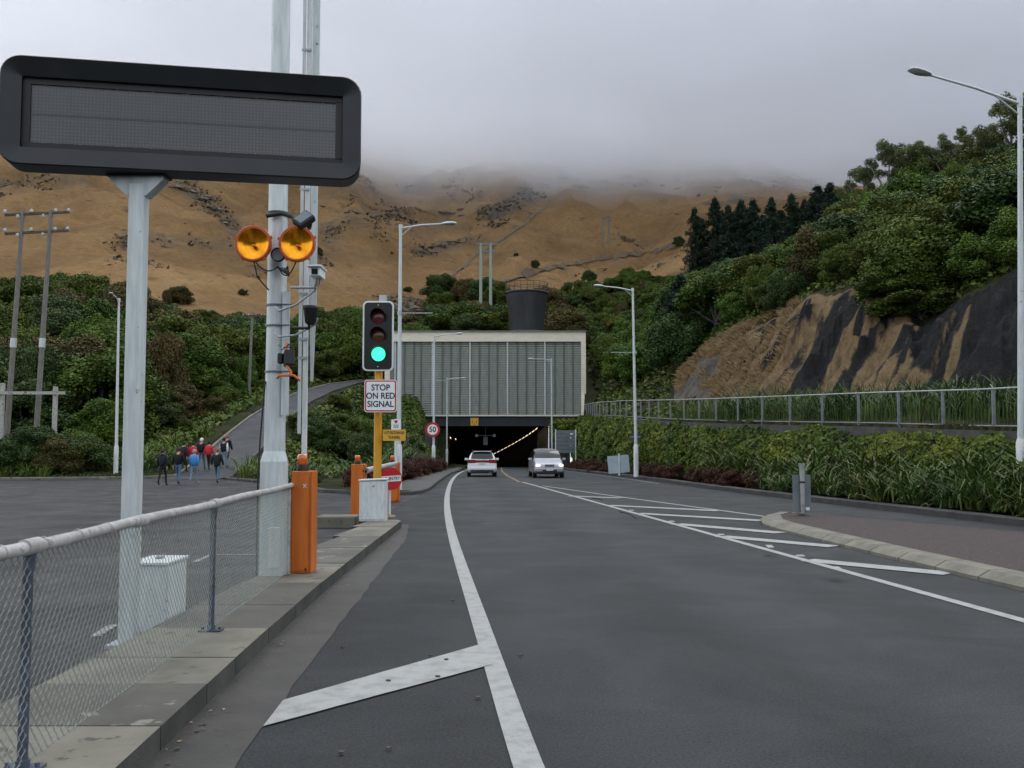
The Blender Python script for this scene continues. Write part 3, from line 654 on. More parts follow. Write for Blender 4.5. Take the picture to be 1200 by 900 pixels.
# painted markings
def line(pts, w, zoff, mb, m=0, ragged=0):
    dense = []
    for a, c_ in zip(pts[:-1], pts[1:]):
        n = max(1, int(math.hypot(c_[0] - a[0], c_[1] - a[1]) / 1.0))
        for k in range(n): dense.append((a[0] + (c_[0] - a[0]) * k / n, a[1] + (c_[1] - a[1]) * k / n))
    dense.append(pts[-1]); l, r_ = offs(dense, -w / 2), offs(dense, w / 2); vs = []
    for a, c_ in zip(l, r_): vs += [(a[0], a[1], zr(a[1]) + zoff), (c_[0], c_[1], zr(c_[1]) + zoff)]
    mb.add(vs, [(2 * i, 2 * i + 1, 2 * i + 3, 2 * i + 2) for i in range(len(dense) - 1)], m)
def curve(pts, n=40):
    ys = np.linspace(pts[0][1], pts[-1][1], n); P = np.array(pts)
    c = np.polyfit(P[:, 1], P[:, 0], 4) if len(pts) > 5 else np.polyfit(P[:, 1], P[:, 0], len(pts) - 1)
    return [(float(np.polyval(c, y)), float(y)) for y in ys]
mk = MB()
el = [(.42, 3.2), (.148, 5.32), (-.178, 8.18), (-.71, 13.6), (-1.45, 22.9), (-1.93, 29.6), (-2.63, 42), (-3.35, 58), (-3.85, 75), (-4.05, 95)]
ey = np.array([p[1] for p in el]); ex_ = np.array([p[0] for p in el])
cf = np.polyfit(np.log(ey), ex_, 4)
la_ = road_o.data.attributes.new('lane', 'FLOAT', 'POINT')
la_.data.foreach_set('value', np.array([v.co.x - float(np.polyval(cf, math.log(min(95, max(3.2, v.co.y))))) for v in road_o.data.vertices], dtype=np.float32))
line([(float(np.polyval(cf, math.log(y))), float(y)) for y in np.geomspace(3.2, 95, 50)], .17, .008, mk)
la, lb = gp(1200, 728), gp(612, 565)
d_ = (lb - la); line([(la.x - d_.x * .15, la.y - d_.y * .15), (lb.x, lb.y)], .15, .008, mk)
ua, ub = gp(900, 606), gp(636, 569.5)
line([(ua.x, ua.y), (gp(727, 582.5).x, gp(727, 582.5).y), (ub.x, ub.y)], .14, .008, mk)
for (a, c_, w) in (((668, 581.6), (728, 584), .45), ((713, 592.5), (842, 599), .42), ((748, 602), (893, 610.5), .42), ((793, 614.5), (916, 625), .42), ((845, 629), (978, 641), .42), ((946, 657), (1113, 673), .42)):
    p, q = gp(*a), gp(*c_); line([(p.x, p.y), (q.x, q.y)], w, .0115, mk)
P4 = [gp(308, 853), gp(332, 822), gp(564, 756), gp(577, 780)]
n = 14; vs = []
for k in range(n + 1):
    t = k / n; a = P4[0].lerp(P4[3], t); c_ = P4[1].lerp(P4[2], t)
    j = rng.uniform(-.012, .012) if k else .0
    vs += [(a.x, a.y + j * .4, .0115), (c_.x, c_.y + j * .4, .0115)]
mk.add(vs, [(2 * i, 2 * i + 2, 2 * i + 3, 2 * i + 1) for i in range(n)])
p0, p1 = gp(1090, 628), gp(700, 556)
line([(6.7, 45), (5.5, 58), (4.5, 75), (3.9, 95)], .1, .008, mk)
tag(mk.build('road_marking', MAT['paint_white']), kind='structure')
mo = MB(); line([(.35, 47), (-.25, 58), (-.75, 75), (-1.1, 103)], .13, .008, mo); tag(mo.build('road_marking', MAT['paint_orange']), kind='structure')
mf = MB()
for pts in (((112, 746), (132, 733), (142, 733)), ((228, 659), (248, 650), (318, 650))):
    line([(gp(*p).x, gp(*p).y) for p in pts], .10, .006, mf)
tag(mf.build('parking_marking', MAT['paint_faint']), kind='structure')
for k, (u, v) in enumerate(((938, 652), (845, 627), (787, 611.5), (740, 598.5))):
    q = gp(u, v); rs = MB(); rs.add([(-.07, -.05, 0), (.07, -.05, 0), (.07, .05, 0), (-.07, .05, 0), (-.045, -.02, .018), (.045, -.02, .018), (.045, .03, .018), (-.045, .03, .018)],
        [(4, 5, 6, 7), (0, 1, 5, 4), (1, 2, 6, 5), (2, 3, 7, 6), (3, 0, 4, 7)])
    o = rs.build('road_stud', MAT['paint_white'], None, (q.x, q.y, .006))
    tag(o, ['raised white road stud beside the nearest hatch stroke of the median', 'raised white road stud beside the second nearest hatch stroke', 'raised white road stud beside the third nearest hatch stroke', 'raised white road stud beside the fourth hatch stroke, closest to the cars'][k], 'road stud', 'road studs along the hatched median')
tw = MB()
for (a, c_) in (((726, 600), (745, 608)), ((694, 584), (706, 587))):
    p, q = gp(*a), gp(*c_); tw.tube([(p.x, p.y, .012), ((p.x + q.x) / 2 + .1, (p.y + q.y) / 2, .012), (q.x, q.y, .012)], .012, 5)
tag(tw.build('road_crack', MAT['tyre']), kind='structure')
lt = MB()
for k in range(170):
    y = rng.uniform(4, 20); x = kx(y) + abs(rng.gauss(0, .12)) + .02; s = rng.uniform(.008, .022); a = rng.uniform(0, 6.3)
    lt.add([(x + s * math.cos(a + q), y + s * math.sin(a + q) * 1.5, .016 + rng.uniform(0, .008)) for q in (0, 1.8, 3.6)], [(0, 1, 2)], rng.choice((0, 0, 1)))
for (u, v) in ((523, 775), (513, 795), (455, 800), (560, 820), (610, 770), (455, 880), (400, 885), (402, 760), (530, 705), (505, 770)):
    q = gp(u, v); lt.box((q.x, q.y, .016), (.022, .03, .014), 0, Matrix.Rotation(rng.uniform(0, 3), 3, 'Z'))
tag(lt.build('leaf_litter', [MAT['bark'], MAT['straw']]), 'scattered dead leaves and grit in the kerb gutter', 'litter', kind='stuff')
# track, fence line and cut on the far hill
def ribbon(name, pix, w, mat, lift=.25):
    fine_ = []
    for (u0, v0), (u1, v1) in zip(pix[:-1], pix[1:]):
        n_ = max(2, int(abs(u1 - u0) / 4)); fine_ += [(u0 + (u1 - u0) * k / n_, v0 + (v1 - v0) * k / n_) for k in range(n_)]
    pts = [hit(u, v) for u, v in fine_ + [pix[-1]]]; pts = [p for p in pts if p]
    dense = []
    for a, c_ in zip(pts[:-1], pts[1:]):
        for k in range(3):
            q = a.lerp(c_, k / 3); dense.append((q.x, q.y))
    l, r_ = offs(dense, -w / 2), offs(dense, w / 2); vs = []
    for a, c_ in zip(l, r_): vs += [(a[0], a[1], H(*a[:2]) + lift), (c_[0], c_[1], H(*c_[:2]) + lift)]
    mb = MB().add(vs, [(2 * i, 2 * i + 1, 2 * i + 3, 2 * i + 2) for i in range(len(dense) - 1)])
    return tag(mb.build(name, MAT[mat]), kind='structure')
M('track_grit', (.16, .11, .062), (.085, .06, .038), .25, .95, specks=((.26, .22, .16), .5, .64))
M('path_grey', (.16, .145, .12), (.11, .10, .08), .3, .95)
ribbon('hill_track', [(585, 334), (620, 322), (660, 313), (700, 306), (740, 300), (790, 290), (815, 284)], 1.7, 'track_grit', .4)
ribbon('hill_path', [(528, 326), (555, 305), (585, 285), (610, 268), (640, 243), (662, 225), (680, 210)], 0.7, 'path_grey', .4)
# ---------------------------------------------------------------- portal building over the tunnel mouth
PY = 104.0
def px(u): return at(u, 450, PY).x
def pz(v): return at(600, v, PY).z
BX0, BX1, ZT, ZB, ZL = px(451), px(686.5), pz(389), pz(487.5), pz(499)
bld = thing('portal_building', 'tunnel portal building with grey ribbed louvre front and cream fascia above the dark opening', 'building', (0, PY, 0))
fa = MB(); fx0, fx1 = BX0 + .55, BX1 - .5
z0, z1 = pz(486), pz(400.5)
vs = []; xs = np.arange(fx0, fx1, .085)
n = int((z1 - z0) / .24)
fa.box(((fx0 + fx1) / 2, .30, (z0 + z1) / 2), (fx1 - fx0, .1, z1 - z0), 1)
for k in range(n):                                     # blades of the louvre
    z = z0 + (k + .5) * (z1 - z0) / n
    fa.add([(fx0, .02, z - .10), (fx1, .02, z - .10), (fx1, .20, z + .10), (fx0, .20, z + .10)], [(0, 1, 2, 3)], 0)
fa.build('louvre_panel', [MAT['louvre'], MAT['louvre_dark']], bld)
seam = MB()
for u in (474, 485, 493.5, 518.5, 528.5, 539, 562, 573, 583, 606.5, 617, 628, 650.5, 661, 671.5):
    seam.box((px(u), -.0, (z0 + z1) / 2), (.16, .06, z1 - z0), 0)
tag(seam.build('louvre_rib', MAT['rib_green'], bld), 'dark green-grey ribs of the louvre front')
for u in (463, 506.7, 550.7, 594.7, 638.5):
    MB().box((px(u), -.06, (z0 + z1) / 2), (.17, .16, z1 - z0)).build('mullion', MAT['mullion'], bld)
fr = MB()
fr.box(((BX0 + BX1) / 2, .1, (z1 + ZT) / 2), (BX1 - BX0, .7, ZT - z1))
fr.box((BX1 - .25, .1, (z0 - .15 + z1) / 2), (.5, .7, z1 - z0 + .15))
fr.box((BX0 + .27, .1, (z0 - .15 + z1) / 2), (.54, .7, z1 - z0 + .15))
fr.build('fascia', MAT['cream'], bld)
MB().box(((BX0 + BX1) / 2, -.0, ZT + .04), (BX1 - BX0 + .2, .9, .08)).build('coping', MAT['louvre_dark'], bld)
MB().box(((BX0 + BX1) / 2, -.04, z0 - .10), (BX1 - BX0 - 1.1, .6, .13)).build('sill', MAT['cream'], bld)
MB().box(((BX0 + BX1) / 2, .15, (ZL + ZB) / 2 - .08), (BX1 - BX0, .5, ZB - ZL - .1)).build('lintel_beam', MAT['beam_dark'], bld)
bo = MB(); bo.box((BX1 - .2, 7.8, ZT / 2 + 2), (.3, 14.5, ZT - 4.2)); bo.box((BX0 + .2, 7.8, ZT / 2 + 2), (.3, 14.5, ZT - 4.2)); bo.box(((BX0 + BX1) / 2, 15.2, ZT / 2 + 2), (BX1 - BX0 - .5, .3, ZT - 4.2))
bo.build('side_wall', MAT['concrete_dark'], bld)
MB().box(((BX0 + BX1) / 2, 7.8, ZT - .3), (BX1 - BX0 - .6, 14.4, .3)).build('roof', MAT['concrete_dark'], bld)
# wing walls at the mouth
ww = MB(); xl = px(513)
ww.box((xl - .2, -5.5, 1.6), (.4, 11, 4.4)); ww.box((xl - 3.2, -.3, 1.8), (6.2, .5, 4.9))
ww.build('wing_wall', MAT['concrete_dark'], bld)
wr = MB(); wr.box((px(652) + .3, -.3, 1.8), (2.2, .5, 4.9)); wr.build('wing_wall', MAT['concrete_dark'], bld)
for u, v in ((455, 497), (460, 497)): pass
# tunnel bore
tb = MB(); path = []
for k in range(30):
    s = k * 7.0; y = PY + .6 + s
    cx_ = (px(513) + px(643)) / 2 - .0009 * s * s * .62; zz = -.55 - .018 * s - .00022 * s * s
    path.append((cx_, y, zz))
hw = (px(643) - px(513)) / 2
vs = []
for (x, y, z) in path: vs += [(x - hw, y, z), (x - hw, y, z + 4.75), (x + hw, y, z + 4.75), (x + hw, y, z)]
fs, ms = [], []
for i in range(len(path) - 1):
    for k in range(3): tb.add([vs[i * 4 + k], vs[i * 4 + k + 1], vs[i * 4 + 4 + k + 1], vs[i * 4 + 4 + k]], [(0, 1, 2, 3)], 1 if (k != 1 and i < 4) else 0)  # light painted into the first wall segments; deeper walls and ceiling coloured dark
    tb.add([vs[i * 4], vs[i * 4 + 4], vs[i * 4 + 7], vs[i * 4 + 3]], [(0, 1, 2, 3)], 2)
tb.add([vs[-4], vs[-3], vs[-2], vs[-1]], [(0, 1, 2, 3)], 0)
tag(tb.build('tunnel_bore', [MAT['tunnel_dark'], MAT['tunnel_wall_lit'], MAT['asphalt']]), kind='structure')
LIGHTS = []
for k in range(28):
    if k > 25:
        LIGHTS.append((at((528, 534)[k - 26], (512.5, 514)[k - 26], 116 + 5 * (k - 26)), Vector((-.05, 1, -.02)).normalized())); continue
    s = 9 + k * 7.2; i = min(int(s / 7), 28); t = s / 7 - i
    a, c_ = Vector(path[i]), Vector(path[i + 1]); p = a.lerp(c_, t); d = (c_ - a).normalized()
    LIGHTS.append((p + Vector((hw - .9 - .03 * s * .5, 0, 4.45)), d))
for i, (p, d) in enumerate(LIGHTS):
    o = MB(); o.box((0, 0, 0), (.12, 5.6, .09), 0, bev=.02); o.box((0, 0, -.06), (.08, 5.4, .03), 1)
    if i == 0: proto_l = o.build('tunnel_light', [MAT['grey_plate'], MAT['tube_light']])
    l_ = proto_l if i == 0 else proto_l.copy()
    if i: col.objects.link(l_)
    l_.location = p; l_.rotation_euler = (math.asin(d.z), 0, math.atan2(-d.x, d.y))
    tag(l_, 'glowing tube light in the curved row along the ceiling of the dark tunnel', 'tunnel light', 'tunnel lights along the curved ceiling')
lp = thing('lane_signal', 'small dark lane signal hung from the ceiling just inside the tunnel mouth', 'lane signal', at(569, 500, 107))
sg = MB(); sg.tube([(0, 0, .2), (0, 0, -1.3)], .05, 6); sg.box((0, 0, -1.55), (.5, .25, .9), bev=.04); sg.build('housing', MAT['grey_plate'], lp)
MB().box((0, 0, -.95), (2.2, .08, .08)).build('cross_arm', MAT['grey_plate'], lp)
for s in (-1, 1): MB().box((s * .95, -.05, -.95), (.3, .12, .3), bev=.03).build('marker_plate', MAT['back_plate'], lp)
# yellow clearance sign on the beam
cpl = MB().box((0, 0, 0), (.84, .05, .82), 0, bev=.015)
mk_ = cpl; mk_.box((-.22, -.03, 0), (.07, .01, .22), 1); mk_.box((.22, -.03, 0), (.07, .01, .22), 1); mk_.add([(-.12, -.031, -.2), (.10, -.031, -.2), (-.01, -.031, -.33)], [(0, 2, 1)], 1)
tag(mk_.build('clearance_sign', [MAT['yellow_sign'], MAT['ink']], None, at(556, 494.3, PY - .2)), 'small yellow square sign fixed to the dark beam over the tunnel mouth', 'sign')
# ventilation tower on the roof
vt = thing('ventilation_tower', 'black flared ventilation tower with a rusty handrail round its rim, rising behind the portal roof', 'ventilation tower', at(617.5, 391, 112))
sc_ = 1150 / 112; H0 = (391 - 343) / sc_
MB().lathe([(1.85, -1.5), (1.9, 0.05), (2.05, H0 * .4), (2.33, H0 * .85), (2.42, H0), (2.42, H0 + .06), (2.2, H0 + .06), (2.1, H0 * .5)], n=40).build('shaft', MAT['tank'], vt)
MB().lathe([(2.43, H0 - .12), (2.50, H0 - .12), (2.50, H0 + .08), (2.43, H0 + .08)], n=40).build('rim', MAT['tank'], vt)
hr_ = MB()
for zz in (H0 + .6, H0 + 1.12):
    hr_.tube([(2.42 * math.cos(a), 2.42 * math.sin(a), zz) for a in np.linspace(0, 2 * math.pi, 41)], .035, 5, caps=False)
for k in range(20):
    a = 2 * math.pi * k / 20; hr_.tube([(2.42 * math.cos(a), 2.42 * math.sin(a), H0), (2.42 * math.cos(a), 2.42 * math.sin(a), H0 + 1.12)], .03, 5)
hr_.build('handrail', MAT['rust_rail'], vt)
bs = MB().lathe([(2.1, -.15), (2.1, .22), (1.9, .22)], n=32); bs.build('base_ring', MAT['concrete_dark'], vt)
# ---------------------------------------------------------------- retaining wall and railing on the right
rw = MB(); pts = []
for y in np.linspace(6, 103.6, 60): pts.append((wall_x(y), float(y), wall_z(y)))
bk = offs(pts, .38); fr_ = offs(pts, -.04)
vs = []
for p, q, r_ in zip(pts, bk, fr_): vs += [(p[0], p[1], -.6), (p[0], p[1], p[2] - .32), (r_[0], r_[1], p[2] - .32), (r_[0], r_[1], p[2]), (q[0], q[1], p[2]), (q[0], q[1], -.6)]
rw.add(vs, [(i * 6 + k, (i + 1) * 6 + k, (i + 1) * 6 + k + 1, i * 6 + k + 1) for i in range(59) for k in range(5)] + [(0, 1, 2, 3, 4, 5), tuple(range(len(vs) - 1, len(vs) - 7, -1))])
o = rw.build('retaining_wall', MAT['concrete_dark'])
bm = bmesh.new(); bm.from_mesh(o.data); bmesh.ops.recalc_face_normals(bm, faces=bm.faces); bm.to_mesh(o.data); bm.free()
tag(o, 'weathered concrete retaining wall under the grey railing, mostly hidden by creeper', 'wall')
rl = thing('railing', 'long grey post and rail railing on top of the retaining wall below the rock cutting', 'railing', (0, 0, 0))
rc = offs(pts, .16); RH = 1.15
MB().tube([(p[0], p[1], p[2] + RH) for p in rc], .024, 8).build('top_rail', MAT['rail_white'], rl)
MB().tube([(p[0], p[1], p[2] + .13) for p in rc], .022, 6).build('bottom_rail', MAT['rail_post'], rl)
y = 8.0; first = None; acc = 0; last = None
while y < 103.4:
    x = float(np.interp(y, [p[1] for p in rc], [p[0] for p in rc]))
    if last is None or math.hypot(x - last[0], y - last[1]) >= 2.35:
        last = (x, y)
        if first is None:
            first = MB().box((0, 0, RH / 2 - .02), (.075, .075, RH)).build('post', MAT['rail_post'], rl, (x, y, wall_z(y)))
        else:
            q = first.copy(); col.objects.link(q); q.location = (x, y, wall_z(y))
    y += .05
wm = MB()
for i in range(len(rc) - 1):
    a, c_ = Vector(rc[i]), Vector(rc[i + 1]); L_ = (c_ - a).length; n = int(L_ / (.16 if i < 30 else .4))
    for k in range(n):
        p = a.lerp(c_, k / n); wm.add([p + Vector((0, 0, .13)), p + Vector((0, .006, .13)), p + Vector((0, .006, RH)), p + Vector((0, 0, RH))], [(0, 1, 2, 3)])
wm.build('wire_mesh', MAT['wire'], rl)
# ---------------------------------------------------------------- variable message sign
vm = thing('message_sign', 'blank black roadside electronic message sign with rounded corners on a grey square post', 'message sign', (-3.36, 8.62, 0))
C0, C1 = Vector((-4.43, 8.30, 0)), Vector((-1.388, 8.87, 0))
ang = math.atan2(C1.y - C0.y, C1.x - C0.x); SWd = (C1 - C0).length; zc, SH = 4.655, .965
ctr = Vector(((C0.x + C1.x) / 2 + 3.36, (C0.y + C1.y) / 2 - 8.62, zc)); rot = Matrix.Rotation(ang, 3, 'Z')
def rrect(w, h, r, n=6):
    P = []
    for cx_, cz_, a0 in ((w / 2 - r, h / 2 - r, 0), (-w / 2 + r, h / 2 - r, 90), (-w / 2 + r, -h / 2 + r, 180), (w / 2 - r, -h / 2 + r, 270)):
        for k in range(n + 1):
            a = R(a0 + 90 * k / n); P.append((cx_ + r * math.cos(a), cz_ + r * math.sin(a)))
    return P
def ringloft(loops, m=0):            # loops: list of (poly, y)
    mb = MB(); n = len(loops[0][0]); vs = []
    for P, yy in loops: vs += [(p[0], yy, p[1]) for p in P]
    fs = [(i * n + k, (i + 1) * n + k, (i + 1) * n + (k + 1) % n, i * n + (k + 1) % n) for i in range(len(loops) - 1) for k in range(n)]
    mb.add(vs, fs, m); mb.add(vs[:n], [tuple(range(n - 1, -1, -1))], m); return mb, vs[-n:]
IW, IH = 2.76, .63
out = rrect(SWd, SH, .17); inner = rrect(IW, IH, .012)
hood, last_ = ringloft([(rrect(SWd, SH, .17), .26), (out, .0), (rrect(SWd - .02, SH - .02, .165), -.015), (inner, .045)][::1])
fix = lambda o: (setattr(o, 'location', ctr), setattr(o, 'rotation_euler', (0, 0, ang)))
o = hood.build('hood', MAT['sign_black'], vm); fix(o)
bm = bmesh.new(); bm.from_mesh(o.data); bmesh.ops.recalc_face_normals(bm, faces=bm.faces); bm.to_mesh(o.data); bm.free()
fb = MB()
for s in (-1, 1):
    fb.box((0, .10, s * (IH / 2 - .02)), (IW, .04, .07)); fb.box((s * (IW / 2 - .03), .10, 0), (.07, .04, IH - .08))
o = fb.build('inner_frame', MAT['black'], vm); fix(o)
m, nt, N, L, b = new_mat('led_matrix')
tc = N.new('ShaderNodeTexCoord'); br = N.new('ShaderNodeTexBrick'); br.offset = 0
br.inputs['Scale'].default_value = 1; br.inputs['Brick Width'].default_value = .030; br.inputs['Row Height'].default_value = .030; br.inputs['Mortar Size'].default_value = .006
br.inputs['Color1'].default_value = (.060, .064, .065, 1); br.inputs['Color2'].default_value = (.040, .044, .046, 1); br.inputs['Mortar'].default_value = (.008, .009, .010, 1)
mp = N.new('ShaderNodeMapping'); mp.inputs['Rotation'].default_value = (R(90), 0, 0); L.new(tc.outputs['Object'], mp.inputs['Vector']); L.new(mp.outputs['Vector'], br.inputs['Vector'])
L.new(br.outputs['Color'], b.inputs['Base Color']); b.inputs['Roughness'].default_value = .35
pn = MB()
for k in range(8):
    for s in (-1, 1): pn.box((-IW / 2 + .06 + (k + .5) * (IW - .12) / 8, .12, s * .13), ((IW - .12) / 8 - .0012, .02, .255))
pn.box((0, .108, 0), (IW - .12, .006, .022), 1)
o = pn.build('led_panel', [m, MAT['black']], vm); fix(o)
m2, nt, N, L, b = new_mat('cover_glass'); b.inputs['Roughness'].default_value = .06; b.inputs['Base Color'].default_value = (.5, .55, .55, 1)
gl = N.new('ShaderNodeBsdfTransparent'); mx = N.new('ShaderNodeMixShader'); fz = N.new('ShaderNodeFresnel'); fz.inputs['IOR'].default_value = 1.5
gs_ = N.new('ShaderNodeBsdfGlossy'); gs_.inputs['Roughness'].default_value = .05
md = N.new('ShaderNodeMath'); md.operation = 'ADD'; md.inputs[1].default_value = .005; L.new(fz.outputs[0], md.inputs[0])
L.new(md.outputs[0], mx.inputs[0]); L.new(gl.outputs[0], mx.inputs[1]); L.new(gs_.outputs[0], mx.inputs[2]); L.new(mx.outputs[0], N['Material Output'].inputs['Surface'])
o = MB().add([(-IW / 2 + .06, .093, -IH / 2 + .05), (IW / 2 - .06, .093, -IH / 2 + .05), (IW / 2 - .06, .093, IH / 2 - .05), (-IW / 2 + .06, .093, IH / 2 - .05)], [(0, 1, 2, 3)]).build('cover', m2, vm); fix(o)
ml = MB()
for sx_ in (-1, 1):
    for sz in (-1, 1):
        a = Vector((sx_ * IW / 2, .078, sz * IH / 2)); c_ = Vector((sx_ * (SWd / 2 - .055), -.014, sz * (SH / 2 - .055))); ml.tube([a, c_], .004, 4)
o = ml.build('mitre_seam', MAT['grey_plate'], vm); fix(o)
sc2 = MB()
for k in range(9):
    for zz in (-.262, .262): sc2.lathe([(.0, .088), (.007, .089), (.007, .094)], (-1.2 + k * .3, 0, zz), 6, axis='Y')
o = sc2.build('screw', MAT['insulator'], vm); fix(o)
MB().box((0, .10, 2.05), (.142, .142, 4.10), bev=.012).build('post', MAT['galv_pale'], vm)
bk_ = MB(); bk_.yprism([(-.085, 3.98), (.085, 3.98), (.24, 4.13), (.24, 4.165), (-.24, 4.165), (-.24, 4.13)], .03, .17)
o = bk_.build('bracket', MAT['galv'], vm); MB().box((0, .1, 4.17), (.52, .2, .03)).build('bracket_plate', MAT['sign_black'], vm)
MB().box((0, .1, .015), (.3, .3, .03)).build('base_plate', MAT['galv'], vm)
# ---------------------------------------------------------------- white cabinet behind the fence
wc = thing('equipment_cabinet', 'low white equipment cabinet behind the wire mesh fence, beside the message sign post', 'cabinet', (-3.40, 9.55, 0))
MB().box((0, 0, .32), (.34, .58, .62), bev=.01).build('body', MAT['cabinet_white'], wc)
MB().box((0, 0, .645), (.38, .62, .03), bev=.008).build('lid', MAT['cabinet_white'], wc)
MB().box((.176, -.02, .33), (.012, .5, .54), bev=.004).build('door', MAT['cabinet_white'], wc)
MB().box((0, .02, .675), (.06, .1, .03), bev=.01).build('handle', MAT['galv'], wc)
# ---------------------------------------------------------------- chain link fence
FX = [(-2.30, 1.3), (-2.41, 4.96), (-2.59, 8.6), (-2.78, 12.33)]
def fx(y): return float(np.interp(y, [p[1] for p in FX], [p[0] for p in FX]))
fe = thing('chain_link_fence', 'waist-high wire mesh fence with a peeling white top rail on the concrete island', 'fence', (-2.45, 5, .15))
off = Vector((2.45, -5, -.15)); TOP = 1.245
rp = MB(); ys_ = np.linspace(1.0, 12.5, 24)
rp.tube([Vector((fx(y), y, TOP + .006 * math.sin(y * 2.1))) + off for y in ys_], .034, 10)
for y in (4.96, 6.62, 8.6): rp.tube([Vector((fx(y - .08), y - .08, TOP)) + off, Vector((fx(y + .08), y + .08, TOP)) + off], .042, 10)

for x, y in FX[:3]:
    pb = MB(); pb.tube([Vector((x - .012, y, .15)) + off, Vector((x - .012, y, TOP - .03)) + off], .026, 10)
    pb.tube([Vector((x - .012, y, TOP - .12)) + off, Vector((x, y, TOP)) + off], .03, 8)
    p_ = pb.build('post', MAT['post_blue'], fe)
    fp_ = MB(); fp_.box(Vector((x - .012, y, .158)) + off, (.19, .12, .012)); fp_.tube([Vector((x - .012, y, .16)) + off, Vector((x - .012, y, .2)) + off], .036, 10)
    for s in (-1, 1): fp_.tube([Vector((x - .012 + s * .075, y, .16)) + off, Vector((x - .012 + s * .075, y, .185)) + off], .012, 6)
    fp_.build('foot_plate', MAT['post_blue'], p_)
MB().tube([Vector((-2.80, 12.36, .15)) + off, Vector((-2.80, 12.36, TOP)) + off], .028, 10).build('end_post', MAT['rail_white'], fe)
for y in np.arange(1.5, 12.3, .45): rp.lathe([(.038, -.006), (.040, 0), (.038, .006)], Vector((fx(y), y, TOP)) + off, 8, axis='Y')
rp.build('top_rail', MAT['rail_white'], fe)
P_ = .034; nW = int((12.3 - 1.2) / P_); nz = int((TOP - .19) / .036); VV, FF = [], []
for i in range(nW):
    y0 = 1.2 + i * P_; b0 = len(VV)
    for k in range(nz + 1):
        z = .18 + k * (TOP - .19) / nz; yy = y0 + (P_ * 1.02 if (k + i) % 2 else -P_ * .02); xx = fx(yy) + (.004 if (k + i) % 2 else -.004) + .012 * math.sin(yy * 1.3 + z * 2)
        rr = .0022
        for q in range(3): VV.append((xx + off.x + rr * math.cos(q * 2.094), yy + off.y + rr * math.sin(q * 2.094), z + off.z))
    for k in range(nz):
        for q in range(3): FF.append((b0 + k * 3 + q, b0 + k * 3 + (q + 1) % 3, b0 + k * 3 + 3 + (q + 1) % 3, b0 + k * 3 + 3 + q))
np_mesh('wire_mesh', VV, FF, MAT['wire'], fe)
MB().tube([Vector((fx(y), y, .185)) + off for y in ys_], .0025, 4).build('tension_wire', MAT['wire'], fe)
# ---------------------------------------------------------------- tall grey pole with amber lamps
gpole = thing('steel_pole', 'tall thick galvanised steel pole with a flared white base at the end of the fence', 'pole', (-2.97, 12.3, .15))
MB().lathe([(.17, 0), (.17, 1.40)], n=28).lathe([(.17, 1.40), (.166, 1.415), (.132, 1.53)], n=28).lathe([(.132, 1.53), (.122, 3), (.116, 6.5), (.110, 10)], n=28).build('shaft', [MAT['galv_pale']], gpole)
MB().box((.05, -.16, .35), (.14, .04, .5), bev=.01).build('hatch_cover', MAT['pole_white'], gpole)
ch = MB(); ch.box((.145, -.10, 2.75), (.085, .05, 1.55)); ch.build('mounting_channel', MAT['galv_pale'], gpole)
bd = MB()
for zz in (3.36, 2.52, 3.10):
    bd.lathe([(.136, zz - .012), (.139, zz), (.136, zz + .012)], n=20); bd.tube([(.05, -.15, zz), (.22, -.12, zz)], .008, 5)
bd.build('band_clamp', MAT['grey_plate'], gpole)
PL = Vector((-2.97, 12.3, .15))
def sagw(a, c_, s, n=10): return [a.lerp(c_, k / n) - Vector((0, 0, s * 4 * (k / n) * (1 - k / n))) for k in range(n + 1)]
cbm = MB()
cbm.tube([Vector((-.11, -.08, 2.4)), Vector((-.15, -.12, 1.7)), Vector((-.17, -.12, 1.2)), Vector((-.19, -.05, .5)), Vector((-.19, -.04, 0))], .011, 6)
A1 = at(297, 303, 12.0) - PL; A2 = at(348, 303, 12.0) - PL; J = at(326, 312, 12.1) - PL
cbm.tube(sagw(A1, J, .10), .009, 5); cbm.tube(sagw(J, A2, .16), .009, 5); cbm.tube([A1, A1 + Vector((.04, .02, -.2)), at(306, 330, 12.1) - PL, at(315, 340, 12.15) - PL], .009, 5)
for k in range(5): cbm.tube([J + Vector((.02 * k, -.02, -.02)), J + Vector((.07 + .02 * k, -.05, -.08 - .015 * k)), J + Vector((.13, -.03, .0 - .01 * k))], .007, 5)
cbm.build('cable', MAT['black'], gpole)
cgm = MB()
for v0, v1, e in ((360, 335, (372, 332)), (390, 385, (372, 372))):
    p = at(323, v0, 12.12) - PL; q = at(*e, 12.05) - PL
    cgm.tube([p, p + Vector((.06, -.08, -.06)), (p + q) / 2 - Vector((0, .05, .13)), q - Vector((.03, 0, .09)), q], .014, 6)
cgm.build('conduit', MAT['galv'], gpole)
